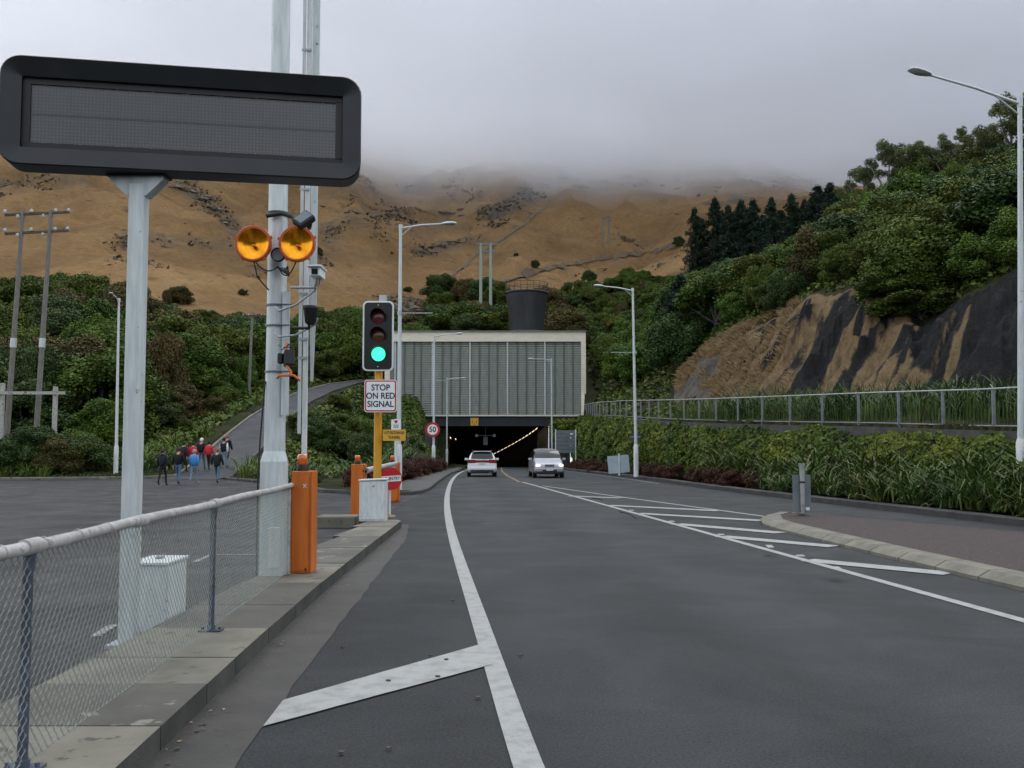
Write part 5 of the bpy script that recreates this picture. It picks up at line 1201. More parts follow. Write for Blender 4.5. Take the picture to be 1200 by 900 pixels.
def bush(kind, mat, seed, w=1.0, h=1.0, n=30000, leaf=.0185, bark='bark', low=.12):
    g = np.random.default_rng(seed); L = []
    for k in range(g.integers(30, 42)):
        a = g.uniform(0, 6.28); q = math.sqrt(g.random()); z = low + (h - low - .14) * g.random() ** .7
        rr = .45 * w * q ** .6 * math.sqrt(max(.10, 1 - (z / h) ** 2.2)); L.append(((rr * math.cos(a), rr * math.sin(a), z), g.uniform(.09, .18) * w))
    P, Q = lobes_points(L, n, g)
    k_ = g.random(len(P)) < .10; P[k_] += Q[k_] * g.uniform(.01, .06, k_.sum())[:, None] * w
    wv = np.stack([np.sin(P[:, 1] * 9 + seed) + np.sin(P[:, 2] * 13 + 2 * seed), np.sin(P[:, 2] * 10 + seed) + np.sin(P[:, 0] * 14), np.sin(P[:, 0] * 11 + seed) + np.sin(P[:, 1] * 15)], 1); P = P + wv * .022 * w
    keep = P[:, 2] > -.04; P, Q = P[keep], Q[keep]
    V_, F_ = leafquads(P, Q + np.array((0, 0, .35)), leaf, seed=seed)
    segs = [([(0, 0, -.12), (.01, 0, .2), (0.02, .01, h * .6)], [.035, .03, .012])]
    for c, r in L[:7]: segs.append(([(0, 0, .1), (c[0] * .5, c[1] * .5, c[2] * .6), tuple(c)], [.02, .013, .006]))
    reg(kind, np_mesh('crown', V_, F_, MAT[mat], linked=False), trunk_mesh('trunk', bark, segs))
for i, mt in enumerate(('leaf_olive', 'leaf_green', 'leaf_dark', 'leaf_brown', 'leaf_blue', 'leaf_yellow')):
    for s in range(2 if mt not in ('leaf_olive', 'leaf_green') else 3): bush(mt[5:], mt, 100 + i * 10 + s)
bush('fine_green', 'leaf_green', 190, n=30000, leaf=.014, h=.85)
for s in range(3): bush('redbrown', 'leaf_redbrown', 180 + s, w=1, h=.75, n=12000, leaf=.022, low=.05)
def pine(seed):
    g = np.random.default_rng(seed); P, Q = [], []
    segs = [([(0, 0, -.05), (0, 0, .5), (0, 0, .98)], [.024, .016, .004])]
    for k in range(46):
        z = .10 + .88 * (k / 46) ** .95; rad = (.25 * (1 - z) ** .7 + .02) * g.uniform(.35, 1.35); nb = g.integers(3, 6)
        for q in range(nb):
            a = g.uniform(0, 6.28); m_ = 60; t = np.sqrt(g.random(m_)); up = g.uniform(-.05, .30)
            x = np.cos(a) * rad * t; y = np.sin(a) * rad * t
            p = np.stack([x, y, z + rad * t * up - .04 * t ** 2], 1) + g.normal(0, .013, (m_, 3)); P.append(p); Q.append(np.tile((np.cos(a) * .4, np.sin(a) * .4, .9), (m_, 1)))
            if q == 0: segs.append(([(0, 0, z), (np.cos(a) * rad * .8, np.sin(a) * rad * .8, z + rad * .8 * up)], [.005, .002]))
    P, Q = np.vstack(P), np.vstack(Q); V_, F_ = leafquads(P, Q, .0135, seed=seed, aspect=.4)
    reg('pine', np_mesh('crown', V_, F_, MAT['leaf_pine'], linked=False), trunk_mesh('trunk', 'bark', segs))
for s in range(3): pine(300 + s)
def euc(seed):
    g = np.random.default_rng(seed); segs = [([(0, 0, -.06), (.02, 0, .25), (-.01, .02, .5)], [.030, .024, .018])]; L = []
    for k in range(g.integers(7, 10)):
        a = 6.28 * k / 8 + g.uniform(-.4, .4); rr = g.uniform(.10, .33); z = g.uniform(.58, .93); c = (rr * math.cos(a), rr * math.sin(a), z)
        segs.append(([(-.01, .02, .3 + .2 * g.random()), (c[0] * .45, c[1] * .45, z * .72), c], [.014, .009, .003]))
        for q in range(g.integers(3, 6)):
            d = g.normal(0, .075, 3) * np.array((1.3, 1.3, .55)); L.append((tuple(np.array(c) + d), g.uniform(.04, .075)))
    P, Q = lobes_points(L, 9000, g, .5); V_, F_ = leafquads(P, Q, .0115, seed=seed, aspect=.45)
    reg('euc', np_mesh('crown', V_, F_, MAT['leaf_euc'], linked=False), trunk_mesh('trunk', 'bark_pale', segs))
for s in range(4): euc(400 + s)
def blades(n, spread, hmin, hmax, width, seed, droop=1.0, nseg=5, base=.12):
    g = np.random.default_rng(seed); VV, FF, MI = [], [], []
    for k in range(n):
        MI += [1 if g.random() < .05 else 2 if g.random() < .09 else 0] * nseg
        a = g.uniform(0, 6.283); L_ = g.uniform(hmin, hmax); tilt = abs(g.normal(.18, spread)); w0 = width * g.uniform(.7, 1.2); tw = g.uniform(-.9, .9)
        p = np.array((g.normal(0, base), g.normal(0, base), 0)); dr = np.array((math.cos(a), math.sin(a), 0)); sd = np.array((-math.sin(a + tw), math.cos(a + tw), 0)); b0 = len(VV); fold = g.random() < .35
        th = tilt
        for s in range(nseg + 1):
            t = s / nseg; w = w0 * (.55 + .9 * t - 1.42 * t ** 2.4) if s < nseg else .004
            VV += [p - sd * w, p + sd * w * 1.0]
            th += droop * g.uniform(.5, 1.3) * (.10 + .34 * t ** 2 * (3.2 if fold and t > .55 else 1)); th = min(th, 2.7)
            p = p + (dr * math.sin(th) + np.array((0, 0, math.cos(th)))) * L_ / nseg
        FF += [(b0 + 2 * s, b0 + 2 * s + 1, b0 + 2 * s + 3, b0 + 2 * s + 2) for s in range(nseg)]
    return VV, FF, MI
M('flax_dead', (.20, .15, .075), (.11, .08, .04), 3, .8)
foliage('flax_pale', (.12, .16, .065), (.18, .22, .10), (.26, .29, .15), scale=3, rough=.4)
def flaxmesh(mt, b):
    return np_mesh('flax_bush', b[0], b[1], [MAT[mt], MAT['flax_dead'], MAT['flax_pale']], mi=b[2], linked=False)
FLAX = {}
for nm, mt in (('flax', 'flax_leaf'), ('bright', 'flax_bright'), ('dark', 'flax_dark')):
    FLAX[nm] = [flaxmesh(mt, blades(80 if nm == 'flax' else 54, .36, 1.0, 2.1, .046, 500 + s, base=.2, droop=1.45)) for s in range(4)]
def place(kind, x, y, h, w=None, label='', group=None, name='tree', cat='tree', zoff=-.15):
    cr, tk = rng.choice(PLANTS[kind]); w = w or h
    t = thing(name, label, cat, (x, y, H(x, y) + zoff), rng.uniform(0, 6.28), group); t.scale = (w, w * rng.uniform(.92, 1.08), h)
    link('crown', cr, t); link('trunk', tk, t); return t
SKY = np.full(1700, 2000.0)          # highest pixel row already covered, per column (only to skip plants nothing shows of)
def visible(x, y, z0, h, w, need=6):
    u, vt = uv_of((x, y, z0 + h)); hw_ = w * .5 * F / y; a, c_ = int(u - hw_ * .7) + 200, int(u + hw_ * .7) + 200
    if c_ < 130 or a > 1480: return False
    a, c_ = max(a, 0), min(c_ + 1, 1699)
    vis = (SKY[a:c_] - vt).max() > need if c_ > a else False
    if vis:
        cols = np.arange(a, c_); prof = vt + (h * F / y) * .35 * ((cols - 200 - u) / (hw_ + 1e-6)) ** 2 + 2
        SKY[a:c_] = np.minimum(SKY[a:c_], prof)
    return vis
def free(x, y):
    u = 600 + x * F * CP / y
    if pip(x, y, PAVED) or (103 < y < 120 and -14.5 < x < 9): return False
    return drive_near(x, y)[0] > DW + 1.4
def zone(x, y): return bil(ZONE, x, y)
CAPU = [-90, 0, 50, 90, 130, 190, 240, 300, 345, 375, 430, 450, 480, 500, 590, 640, 690, 715, 735, 760, 800, 830, 870, 900, 950, 985, 1010, 1050, 1100, 1150, 1200, 1420]
CAPV = [315, 318, 324, 308, 322, 356, 362, 366, 372, 350, 345, 362, 375, 358, 342, 338, 320, 327, 314, 322, 322, 314, 296, 300, 270, 248, 226, 216, 200, 182, 164, 140]
COLN = {'olive': 'olive green', 'green': 'mid green', 'dark': 'dark green', 'brown': 'brownish', 'blue': 'blue-green', 'yellow': 'yellow-green', 'fine_green': 'bright green'}
cand = []
y = 40.0
while y < 215:
    sp = 3.15 + y * .013
    x = -y * .62
    while x < y * .66:
        xx, yy = x + rng.uniform(-.4, .4) * sp, y + rng.uniform(-.4, .4) * sp
        cand.append((yy, xx)); x += sp
    y += sp * .8
cand.sort()
# named trees go in with the rest so that the nearer ones cover the farther ones
SPECIAL = []
for (u, vt, Y, w, k, lab) in (
  (814, 243, 168, 4.6, 'pine', 'dark conifer at the left end of the row on the hill crest'), (838, 231, 166, 5.6, 'pine', None), (853, 240, 163, 5, 'pine', None), (868, 234, 162, 5.2, 'pine', None),
  (882, 234, 160, 5.6, 'pine', None), (904, 231, 156, 4.4, 'pine', 'slim pointed dark conifer standing clear of its neighbours on the hill crest'), (927, 227, 150, 4.6, 'pine', None), (943, 234, 150, 4.6, 'pine', None), (957, 218, 142, 5.4, 'pine', None), (973, 214, 138, 4.8, 'pine', None), (985, 222, 130, 4.8, 'pine', None), (823, 256, 170, 5, 'pine', None), (845, 246, 171, 5.4, 'pine', None), (860, 250, 168, 6, 'pine', None), (876, 246, 166, 6, 'pine', None), (893, 252, 164, 6, 'pine', None), (915, 246, 158, 5.5, 'pine', None), (935, 244, 154, 5.5, 'pine', None), (950, 236, 148, 6, 'pine', None), (966, 228, 144, 6, 'pine', None),
  (797, 322, 84, 4.6, 'pine', 'dark drooping conifer at the left end of the rock cutting'), (858, 288, 118, 5.5, 'pine', None),
  (1052, 342, 47, 3.6, 'green', 'green bush in the notch between the two dark mounds of the cutting'), (1080, 352, 45.5, 4.2, 'olive', None), (1102, 352, 47, 4.4, 'olive', None), (1068, 318, 51, 4.4, 'green', None), (1120, 340, 48, 4.2, 'olive', None),
  (1040, 165, 108, 8, 'euc', 'spreading gum tree with a see-through crown on the skyline'), (1068, 170, 106, 7, 'euc', None), (1010, 196, 112, 6, 'euc', None), (1112, 160, 100, 7, 'euc', None), (1134, 154, 98, 7, 'euc', None),
  (1182, 116, 88, 8, 'euc', 'tallest gum tree, its open crown behind the large street lamp'), (1164, 148, 92, 6, 'euc', None), (1090, 172, 104, 7, 'olive', None), (1150, 170, 96, 7, 'olive', None), (1225, 110, 84, 8, 'euc', None), (1260, 130, 80, 8, 'euc', None)):
    SPECIAL.append((Y, u, vt, w, k, lab))
for Y, u, vt, w, k, lab in sorted(SPECIAL):
    p = at(u, vt, Y); h = p.z - H(p.x, Y) + .3
    h = max(h, 1.6 if Y < 60 else 4)
    if k == 'pine': place(k, p.x, Y, h, max(w * 2.1, h * .55), lab or 'tall dark conifer in the row on the hill crest', 'dark conifers on the hill crest')
    elif k == 'euc': place(k, p.x, Y, h, h * .95, lab or 'gum tree with an open crown on the wooded skyline', 'gum trees on the skyline')
    elif Y < 60: place(k, p.x, Y, h, w, lab or 'olive green bush at the top edge between the two dark mounds of the cutting', 'bushes between the mounds of the cutting', 'bush', 'bush')
    else: place(k, p.x, Y, h, w, lab or 'bushy olive green tree among the gum trees on the skyline', 'gum trees on the skyline', )
p = at(425, 352, 118); place('fine_green', p.x, 118, p.z - H(p.x, 118) + .2, 7.2, 'rounded bright green tree behind the traffic signal', None)
p = at(556, 360, 130); place('fine_green', p.x, 130, p.z - H(p.x, 130) + .6, 13.5, 'broad bright green dome of foliage behind the portal roof, left of the tower', None)
p = at(478, 372, 124); place('fine_green', p.x, 124, max(2.5, p.z - H(p.x, 124) + .3), 7, 'low green mound of foliage just behind the left end of the portal roof', None)
nt_ = 0
for (yy, xx) in cand:
    u = 600 + xx * F * CP / yy
    if not (-90 < u < 1420) or not free(xx, yy): continue
    if bil(CUTM, xx, yy) > .15: continue
    zg = H(xx, yy); zn = zone(xx, yy)
    if zn > .55: continue
    nz_ = mnoise.noise(Vector((xx / 14, yy / 14, 4))); n2_ = rng.random()
    if u > 690:       # right-hand hill
        if yy < np.interp(u, cut_u, cut_t) - .5 if u > 785 else yy < 84: continue
        if u > 785 and yy < np.interp(u, cut_u, cut_t) + 3 and u < 960 and rng.random() < .72: continue
        h = rng.uniform(2.4, 5.2) + (1.0 if yy > 75 else -.6)
        k = 'green' if nz_ > .22 else 'olive' if nz_ > -.12 else rng.choice(('dark', 'green', 'olive')); k = 'brown' if n2_ < .09 else 'yellow' if n2_ > .955 else k
        if 780 < u < 870 and yy < 110: k = 'dark' if n2_ < .7 else 'green'
        grp, where = 'bushy trees on the wooded hillside above the cutting', 'in the dense wood on the hillside above the rock cutting'
        if u < 785 and (yy < 92 or (xx - 3.4 < 7.9 and yy < 120)): continue
        if u < 785: h *= .72
        if u < 800: where, grp = 'in the scrub between the portal building and the rock cutting', 'scrub right of the portal building'
    elif u > 440:
        if yy < 122: continue
        h = rng.uniform(3.2, 5.0); k = 'brown' if n2_ < .2 else 'dark' if n2_ < .55 else 'olive'
        if u < 640 and yy > 150 and n2_ > .35: continue
        grp, where = 'trees behind the portal building', 'on the slope behind the portal roof'
    else:
        if yy < 60 and u > 240: continue
        if u > 300 and yy < 92 and xx > -17: h = rng.uniform(1.6, 2.6); k = rng.choice(('olive', 'green', 'dark')); grp, where = 'shrubs on the planted bank beside the tunnel', 'on the planted bank between the driveway and the tunnel mouth'
        else:
            dd = drive_near(xx, yy)[0]
            if dd < 5.2: continue
            if yy < 59 and u < 210: h = rng.uniform(1.7, 2.6)
            else: h = rng.uniform(3.2, 6.4)
            k = 'brown' if nz_ < -.18 else 'olive' if nz_ < .08 else 'green' if n2_ < .6 else 'blue'
            if dd < 9 and yy < 92: h = min(h, 1.4 + (dd - 5) * .55)
            if u < 60 and yy < 75: k = 'dark'
            if u > 330 and yy > 95: k = 'green' if n2_ < .5 else 'olive'
            if n2_ > .95: k = 'yellow'
            grp, where = 'bushy trees between the lot and the golden hill', 'in the dense wood between the parking lot and the golden hill'
    cap = np.interp(u, CAPU, CAPV); hm = at(u, cap, yy).z - zg
    if hm < 1.3: continue
    if h > hm: h = hm
    w = min(h * (rng.uniform(.62, .85) if rng.random() < .22 and h > 3 else rng.uniform(1.0, 1.5)), h * .6 + 3.4)
    if h < 2.0: w = h * 1.5
    if not visible(xx, yy, zg, h, w): continue
    small = h < 2.7
    place(k, xx, yy, h, w, f"{COLN[k]} {'shrub' if small else 'bushy tree'} {where}", f"{COLN[k]} {grp}", 'shrub' if small else 'bushy_tree', 'shrub' if small else 'tree'); nt_ += 1
# lone trees on the golden hill behind the roof and small bushes far off
for (u, vb, vt, k, w, lab) in ((516, 358, 320, 'dark', 1.25, 'rounded dark tree, left one of the clump below the golden hill'), (545, 358, 326, 'brown', 1.1, 'brownish tree in the middle of the clump below the golden hill'), (566, 358, 325, 'dark', 1.2, 'dark tree behind the pale green twin poles'), (585, 362, 330, 'olive', 1.1, 'olive tree left of the ventilation tower below the golden hill'),
      (514, 366, 342, 'green', 1.5, 'low bright green bush under the left tree of the clump below the golden hill'), (640, 385, 336, 'brown', 1.0, 'brownish tree directly right of the ventilation tower'), (605, 300, 296, 'brown', 1.5, 'tiny lone bush on the golden slope above the ventilation tower'), (627, 316, 306, 'brown', 1.2, 'small lone bush beside the hill track'),
      (795, 291, 278, 'dark', 1.1, 'small dark bush just left of the conifer row'), (690, 332, 316, 'dark', 1.1, 'round dark treetop against the golden hill above the street lamp'), (735, 330, 312, 'olive', 1.2, 'round olive treetop against the golden hill'), (755, 332, 316, 'green', 1.1, 'green treetop against the golden hill right of the street lamp'),
      (478, 343, 336, 'olive', 1.6, 'low olive bush on the golden spur right of the street lamp'), (210, 357, 336, 'brown', 1.7, 'grey-brown bush on the golden slope left of the steel pole'), (195, 358, 338, 'brown', .6, 'thin grey-brown bush beside a wider one on the golden slope'), (285, 346, 338, 'brown', 1.6, 'low brown bush on the golden slope beside the steel pole'), (372, 300, 290, 'brown', 1.4, 'small dark bush behind the security camera')):
    p = hit(u, vb, 115)
    if p is None: continue
    h = (vb - vt) / F * p.y; place(k, p.x, p.y, h, h * w, lab, None, 'bush' if h < 4 else 'tree', 'bush' if h < 4 else 'tree')
# ---------------------------------------------------------------- rock outcrops on the high slopes
for (u, Y, h) in ((18, 52.8, 2.3), (44, 53.2, 2.6), (72, 52.9, 1.9), (98, 53.4, 2.2)):
    p = at(u, 540, Y); place('dark' if u != 72 else 'olive', p.x, Y, h, h * 1.3, 'dark shrub growing in front of the timber frame at the edge of the lot', 'shrubs in front of the timber frame', 'shrub', 'shrub')
def rockmesh(seed):
    g = np.random.default_rng(seed); bm = bmesh.new(); bmesh.ops.create_icosphere(bm, subdivisions=3, radius=1)
    for v in bm.verts:
        n = mnoise.fractal(v.co * 1.3 + Vector((seed, 0, 0)), 1, 2, 4); n2 = mnoise.cell(v.co * 1.7 + Vector((seed, 3, 1)))
        v.co *= 1 + .45 * n + .25 * n2; v.co.z *= .55
    me = bpy.data.meshes.new('rock_outcrop'); bm.to_mesh(me); bm.free(); me.materials.append(MAT['rock']); return me
RK = [rockmesh(s) for s in range(5)]
rk_n = 0
def rock(u, v, s, sx_=1.6, lab='dark weathered rock outcrop on the high golden slope below the fog'):
    p = hit(u, v, 110)
    if p is None: return
    o = link('rock_outcrop', rng.choice(RK)); k = s / F * p.y; o.location = p + Vector((0, 0, -.1 * k)); o.scale = (k * sx_ * .8, k * 1.1, k * .8); o.rotation_euler = (0, R(rng.uniform(-14, 14)), R(rng.uniform(-25, 25)))
    tag(o, lab, 'rock outcrop', 'rock outcrops on the golden hill')
for k in range(10): t = k / 9; rock(212 + 60 * t + rng.uniform(-5, 5), 215 + 50 * t + rng.uniform(-5, 7), rng.uniform(3, 7), 1.8)
for k in range(11): t = k / 10; rock(575 + 85 * t + rng.uniform(-5, 5), 250 - 46 * t + rng.uniform(-6, 6), rng.uniform(1.5, 4), 2.0)
for k in range(14): rock(rng.uniform(375, 560), rng.uniform(203, 262), rng.uniform(1.5, 4.5) * (1 if rng.random() < .8 else 1.5), 2.2)
for k in range(8): t = k / 7; rock(495 + 45 * t + rng.uniform(-6, 6), 296 - 14 * t + rng.uniform(-4, 4), rng.uniform(2, 4), 2.4)
for k in range(12): rock(rng.uniform(660, 950), rng.uniform(200, 225), rng.uniform(1.5, 4), 2.2)
for k in range(8): rock(rng.uniform(30, 270), rng.uniform(215, 300), rng.uniform(1, 3), 2.2)
for k in range(10): rock(rng.uniform(300, 430), rng.uniform(225, 320), rng.uniform(1.2, 3.2), 2.4)
# dark broken bank left of the green dome
for k in range(14): rock(rng.uniform(452, 500), rng.uniform(352, 368), rng.uniform(3, 6), 1.6, 'dark broken rock in the bank behind the traffic signal')
# ---------------------------------------------------------------- flax
nf = 0
def flax(kind, x, y, s, label, group, z=None):
    global nf
    o = link('flax_bush', rng.choice(FLAX[kind])); o.location = (x, y, (H(x, y) if z is None else z) - .03); o.rotation_euler = (0, 0, rng.uniform(0, 6.28)); o.scale = (s, s, s * rng.uniform(.85, 1.1)); nf += 1
    tag(o, label, 'flax bush', group)
def kerb_x(y): return float(np.interp(y, [p[1] for p in KERB_R], [p[0] for p in KERB_R]))
y = 16.0
bank = []
while y < 84:
    a, c_ = kerb_x(y) + .34, wall_x(y); wdt = c_ - a
    rows = 3 if wdt > 1.9 else 2
    for r_ in range(rows):
        if y > 37 and r_ == 0: continue
        if y > 43 and r_ == 1 and y < 70: continue
        t = (r_ + .5) / rows; x = a + wdt * t + rng.uniform(-.25, .25); yy = y + rng.uniform(-.4, .4)
        flax('flax', x, yy, rng.uniform(.62, .95) * (.85 if r_ == 0 else 1.08), 'dark green strap-leaved flax in the long bed under the railing wall', 'flax along the right-hand bed', .12 + t * .55)
    y += .92 if y < 45 else 1.5
for k in range(40):
    yy = rng.uniform(23, 46); b_ = wall_x(yy) + rng.uniform(.8, 2.6); flax('dark', b_, yy, rng.uniform(.6, .85), 'dark flax behind the grey railing at the foot of the black cutting', 'flax behind the railing')
for k in range(44):      # left verge
    u = rng.uniform(60, 205) if k % 2 else rng.uniform(205, 345)
    if u < 205: x, yy = (u - 600) / F * 57.0, rng.uniform(55, 60)
    else:
        d = rng.uniform(0, 1); q = le[int(8 + d * 22)]; x, yy = q[0] - rng.uniform(.7, 3.2), q[1] + rng.uniform(-.5, .5)
    flax('bright', x, yy, rng.uniform(.5, .8), 'bright green flax on the grass verge between the driveway and the wood', 'flax on the left verge')
for k in range(16):
    u = rng.uniform(-10, 75); flax('bright', (u - 600) / F * 52.5, rng.uniform(50.9, 53.5), rng.uniform(.45, .7), 'bright flax at the edge of the lot below the twin power poles', 'flax in the far left corner')
for (x, yy) in ((-14.2, 53.0), (-13.8, 51.3), (-12.9, 49.9), (-13.2, 52.4), (-12.1, 48.9), (-11.4, 47.6), (-12.3, 50.8), (-14.0, 54.6), (-13.2, 56), (-10.6, 46.9), (-9.9, 45.2)):
    flax('bright', x + rng.uniform(-.2, .2), yy, rng.uniform(.55, .8), 'bright green flax at the kerb corner beside the walking group', 'flax right of the walking group')
for k in range(52):
    yy = rng.uniform(39, 90); x = rng.uniform(-10.0, -6.2) - (yy - 39) * .02; flax(rng.choice(('flax', 'bright', 'dark')), x, yy, rng.uniform(.55, .9), 'flax on the planted bank beside the speed limit sign', 'flax on the bank left of the tunnel')
# red-brown low shrubs
for k in range(54):
    if k < 25: yy = 37 + k * 1.95 + rng.uniform(-.3, .3); x = kerb_x(yy) + .34 + rng.uniform(.3, .75); lab, grp = 'low red-brown shrub behind the kerb near the tilted bare sign', 'red-brown shrubs along the right kerb'
    else: yy = 36.6 + (k - 25) * 1.35 + rng.uniform(-.3, .3); x = -5.15 - rng.uniform(0, .7) * (1 if k % 2 else 2.2); lab, grp = 'low red-brown shrub on the bed around the tall street lamp', 'red-brown shrubs left of the road'
    if k == 24: continue
    cr, tk = rng.choice(PLANTS['redbrown']); s = rng.uniform(1.0, 1.45)
    t = thing('shrub', lab, 'shrub', (x, yy, .1 + zr(yy)), rng.uniform(0, 6.28), grp); t.scale = (s * 1.1, s * 1.1, s * (.78 if k < 25 else .9)); link('crown', cr, t); link('trunk', tk, t)
# creeper on the retaining wall
g = np.random.default_rng(11); P, Q, S = [], [], []
for k in range(62000):
    yy = 15 + 88 * g.random() ** 1.25; t = g.random(); x0 = wall_x(yy); zt = wall_z(yy)
    gap = mnoise.fractal(Vector((yy * .35, 2.0, 0)), 1, 2, 3); top = zt - .14 + .34 * gap + (.12 if yy > 50 else 0)
    bul = .25 + .55 * math.sin(math.pi * min(1, t * 1.05)) + .55 * mnoise.fractal(Vector((yy * .6, t * 2.5, 5)), 1, 2, 3)
    z = .15 + (top - .15) * t; P.append((x0 - max(.05, bul) * (.6 if t > .85 else 1) - (1 - t) * .35, yy, z + zr(yy) * (1 - t))); Q.append((-1, -.35, .5)); S.append(.03 + .0011 * yy)
V_, F_ = leafquads(np.array(P), np.array(Q), np.array(S), .6, seed=5, aspect=.75)
cw = np_mesh('creeper', V_, F_, MAT['leaf_ivy']); tag(cw, 'yellow-green creeper hedge covering the long retaining wall below the railing', 'creeper')
P, Q = [], []
for k in range(16000):
    yy = g.uniform(84, 103.6); x = -7.25 - 7.5 * g.random() ** 1.3; z = H(x, yy) + g.uniform(-.1, .8) * (.5 + .8 * (mnoise.noise(Vector((x, yy * .5, 2))) + .5)); P.append((x, yy, z)); Q.append((.4, -.5, .6))
V_, F_ = leafquads(np.array(P), np.array(Q), .17, .7, seed=6); tag(np_mesh('creeper', V_, F_, MAT['leaf_olive']), 'dark creeper hanging over the wall left of the tunnel mouth', 'creeper')
P, Q = [], []
for k in range(1600):
    u = g.uniform(644, 686); yy = g.uniform(100.5, 103.3); x = (u - 600) / F * 103; z = 4.4 - (686 - u) / 42 * 1.6 * g.random() - .9 * g.random() + .2; P.append((x, yy, z)); Q.append((-.2, -.7, .5))
V_, F_ = leafquads(np.array(P), np.array(Q), .18, .7, seed=8); tag(np_mesh('creeper', V_, F_, MAT['leaf_ivy']), 'creeper draped over the corner right of the tunnel mouth', 'creeper')
# ground cover and dry grass: uncountable
def cover(name, n, box, mat, size, label, cond, up=(0, 0, 1), jit=.8, asp=.6, lift=.12):
    P = []
    for k in range(n):
        u, Y = g.uniform(box[0], box[1]), math.exp(g.uniform(math.log(box[2]), math.log(box[3]))); x = (u - 600) / F * Y / CP
        if not cond(x, Y): continue
        P.append((x, Y, H(x, Y) + g.uniform(0, lift)))
    if not P: return
    P = np.array(P); V_, F_ = leafquads(P, np.tile(up, (len(P), 1)), size * (.5 + P[:, 1] / 90), jit, seed=n, aspect=asp)
    tag(np_mesh(name, V_, F_, MAT[mat]), label, 'ground cover', kind='stuff')
cover('undergrowth', 42000, (-90, 470, 51, 128), 'leaf_olive', .16, 'low green undergrowth on the left bank', lambda x, y: free(x, y) and zone(x, y) < .5 and (drive_near(x, y)[0] > 3.3 or y > 60) and not (y < 56 and x < -17.5), lift=.35)
cover('undergrowth', 36000, (690, 1420, 40, 150), 'leaf_olive', .15, 'low green undergrowth on the right hillside', lambda x, y: free(x, y) and zone(x, y) < .5 and bil(CUTM, x, y) < .1 and x > wall_x(min(y, 103)) + 1.0 and (y < np.interp(600 + x * F / y, cut_u, cut_b) or y > np.interp(600 + x * F / y, cut_u, cut_t)), lift=.3)
cover('undergrowth', 9000, (440, 800, 118, 215), 'leaf_brown', .16, 'low brown undergrowth behind the portal building', lambda x, y: free(x, y) and zone(x, y) < .45, lift=.4)
M('lawn', (.035, .055, .014), (.02, .032, .009), 2, .9)
cover('grass', 14000, (-60, 330, 51, 66), 'lawn', .07, 'short green grass verge left of the driveway', lambda x, y: free(x, y) and (drive_near(x, y)[0] < 5 or y < 55.5), up=(0, -1, .4), lift=.06)
VV, FF = [], []
tries = 0; nb = 0
while nb < 9000 and tries < 110000:
    tries += 1; u = g.uniform(795, 1260); b_, t_ = np.interp(u, cut_u, cut_b), np.interp(u, cut_u, cut_t); f_ = g.random() ** .7; Y = b_ + (t_ - b_) * (f_ * 1.15); x = (u - 600) / F * Y / CP
    st_n = straw_at(u, min(f_, 1.0))
    if st_n < .2 or f_ > 1 or u > 940 or bil(GREYR, x, Y) > .5: continue
    z = H(x, Y); a = g.uniform(0, 6.28); h = g.uniform(.10, .26); w = .010; lx, ly = g.normal(-.12, .12), g.normal(-.1, .12); b0 = len(VV)
    VV += [(x - w * math.cos(a), Y - w * math.sin(a), z - .03), (x + w * math.cos(a), Y + w * math.sin(a), z - .03), (x + lx * .6 + w * .6, Y + ly * .5, z + h * .7), (x + lx * 1.6, Y + ly * 1.4, z + h * .95)]; FF.append((b0, b0 + 1, b0 + 2, b0 + 3)); nb += 1
scrub_P, scrub_N, scrub_S = [], [], []
for k in range(60000):
    i = int(g.integers(0, len(YS) - 1)); j = int(g.integers(18, len(US) - 18)); y = YS[i]
    if y < 120 or y > 520 or ZONE[i, j] < .8: continue
    x = XX[i, j]; cl_ = mnoise.fractal(Vector((x / 16, y / 22, 2)), 1, 2, 4)
    if cl_ + 1.1 * ROCKY[i, j] < .68: continue
    for q in range(6):
        s_ = g.uniform(.25, .6) * (.5 + y / 420); xx, yy = x + g.normal(0, 1.1), y + g.normal(0, 1.6)
        scrub_P.append((xx, yy, H(xx, yy) + g.uniform(0, .5))); scrub_S.append(s_)
V_, F_ = leafquads(np.array(scrub_P), np.tile((0, -.4, .8), (len(scrub_P), 1)), np.array(scrub_S), .6, seed=77, aspect=.7)
M('scrub_grey', (.135, .10, .062), (.07, .054, .036), .3, .95)
tag(np_mesh('scrub', V_, F_, MAT['scrub_grey']), 'low dark tussock and scrub speckling the golden hill', 'scrub', kind='stuff')
tag(np_mesh('dry_grass', VV, FF, MAT['straw']), 'dry straw-coloured grass growing on the rock cutting', 'dry grass', kind='stuff')
VV, FF = [], []
for k in range(5200):
    yy = 14 + 40 * g.random() ** 1.2; x = wall_x(yy) + .55 + 3.6 * g.random() ** 1.3
    if bil(CUTM, x, yy) > .4: continue
    z = H(x, yy); a = g.uniform(0, 6.28); L_ = g.uniform(.5, 1.25); lx, ly = .45 * L_ * math.cos(a), .45 * L_ * math.sin(a); w = .013; b0 = len(VV); sx1, sy1 = -math.sin(a) * w, math.cos(a) * w
    VV += [(x - sx1, yy - sy1, z - .05), (x + sx1, yy + sy1, z - .05), (x + lx * .3 + sx1, yy + ly * .3 + sy1, z + L_ * .62), (x + lx * .3 - sx1, yy + ly * .3 - sy1, z + L_ * .62), (x + lx, yy + ly, z + L_ * .9)]
    FF += [(b0, b0 + 1, b0 + 2, b0 + 3), (b0 + 3, b0 + 2, b0 + 4, b0 + 4)]
VQ = np.array(VV); FT = []
for f in FF: FT += [(f[0], f[1], f[2])] + ([(f[0], f[2], f[3])] if f[2] != f[3] and f[3] != f[2] and len(set(f)) == 4 else [])
tag(np_mesh('long_grass', VQ, FT, MAT['flax_leaf']), 'long green grass along the bench behind the railing', 'grass', kind='stuff')
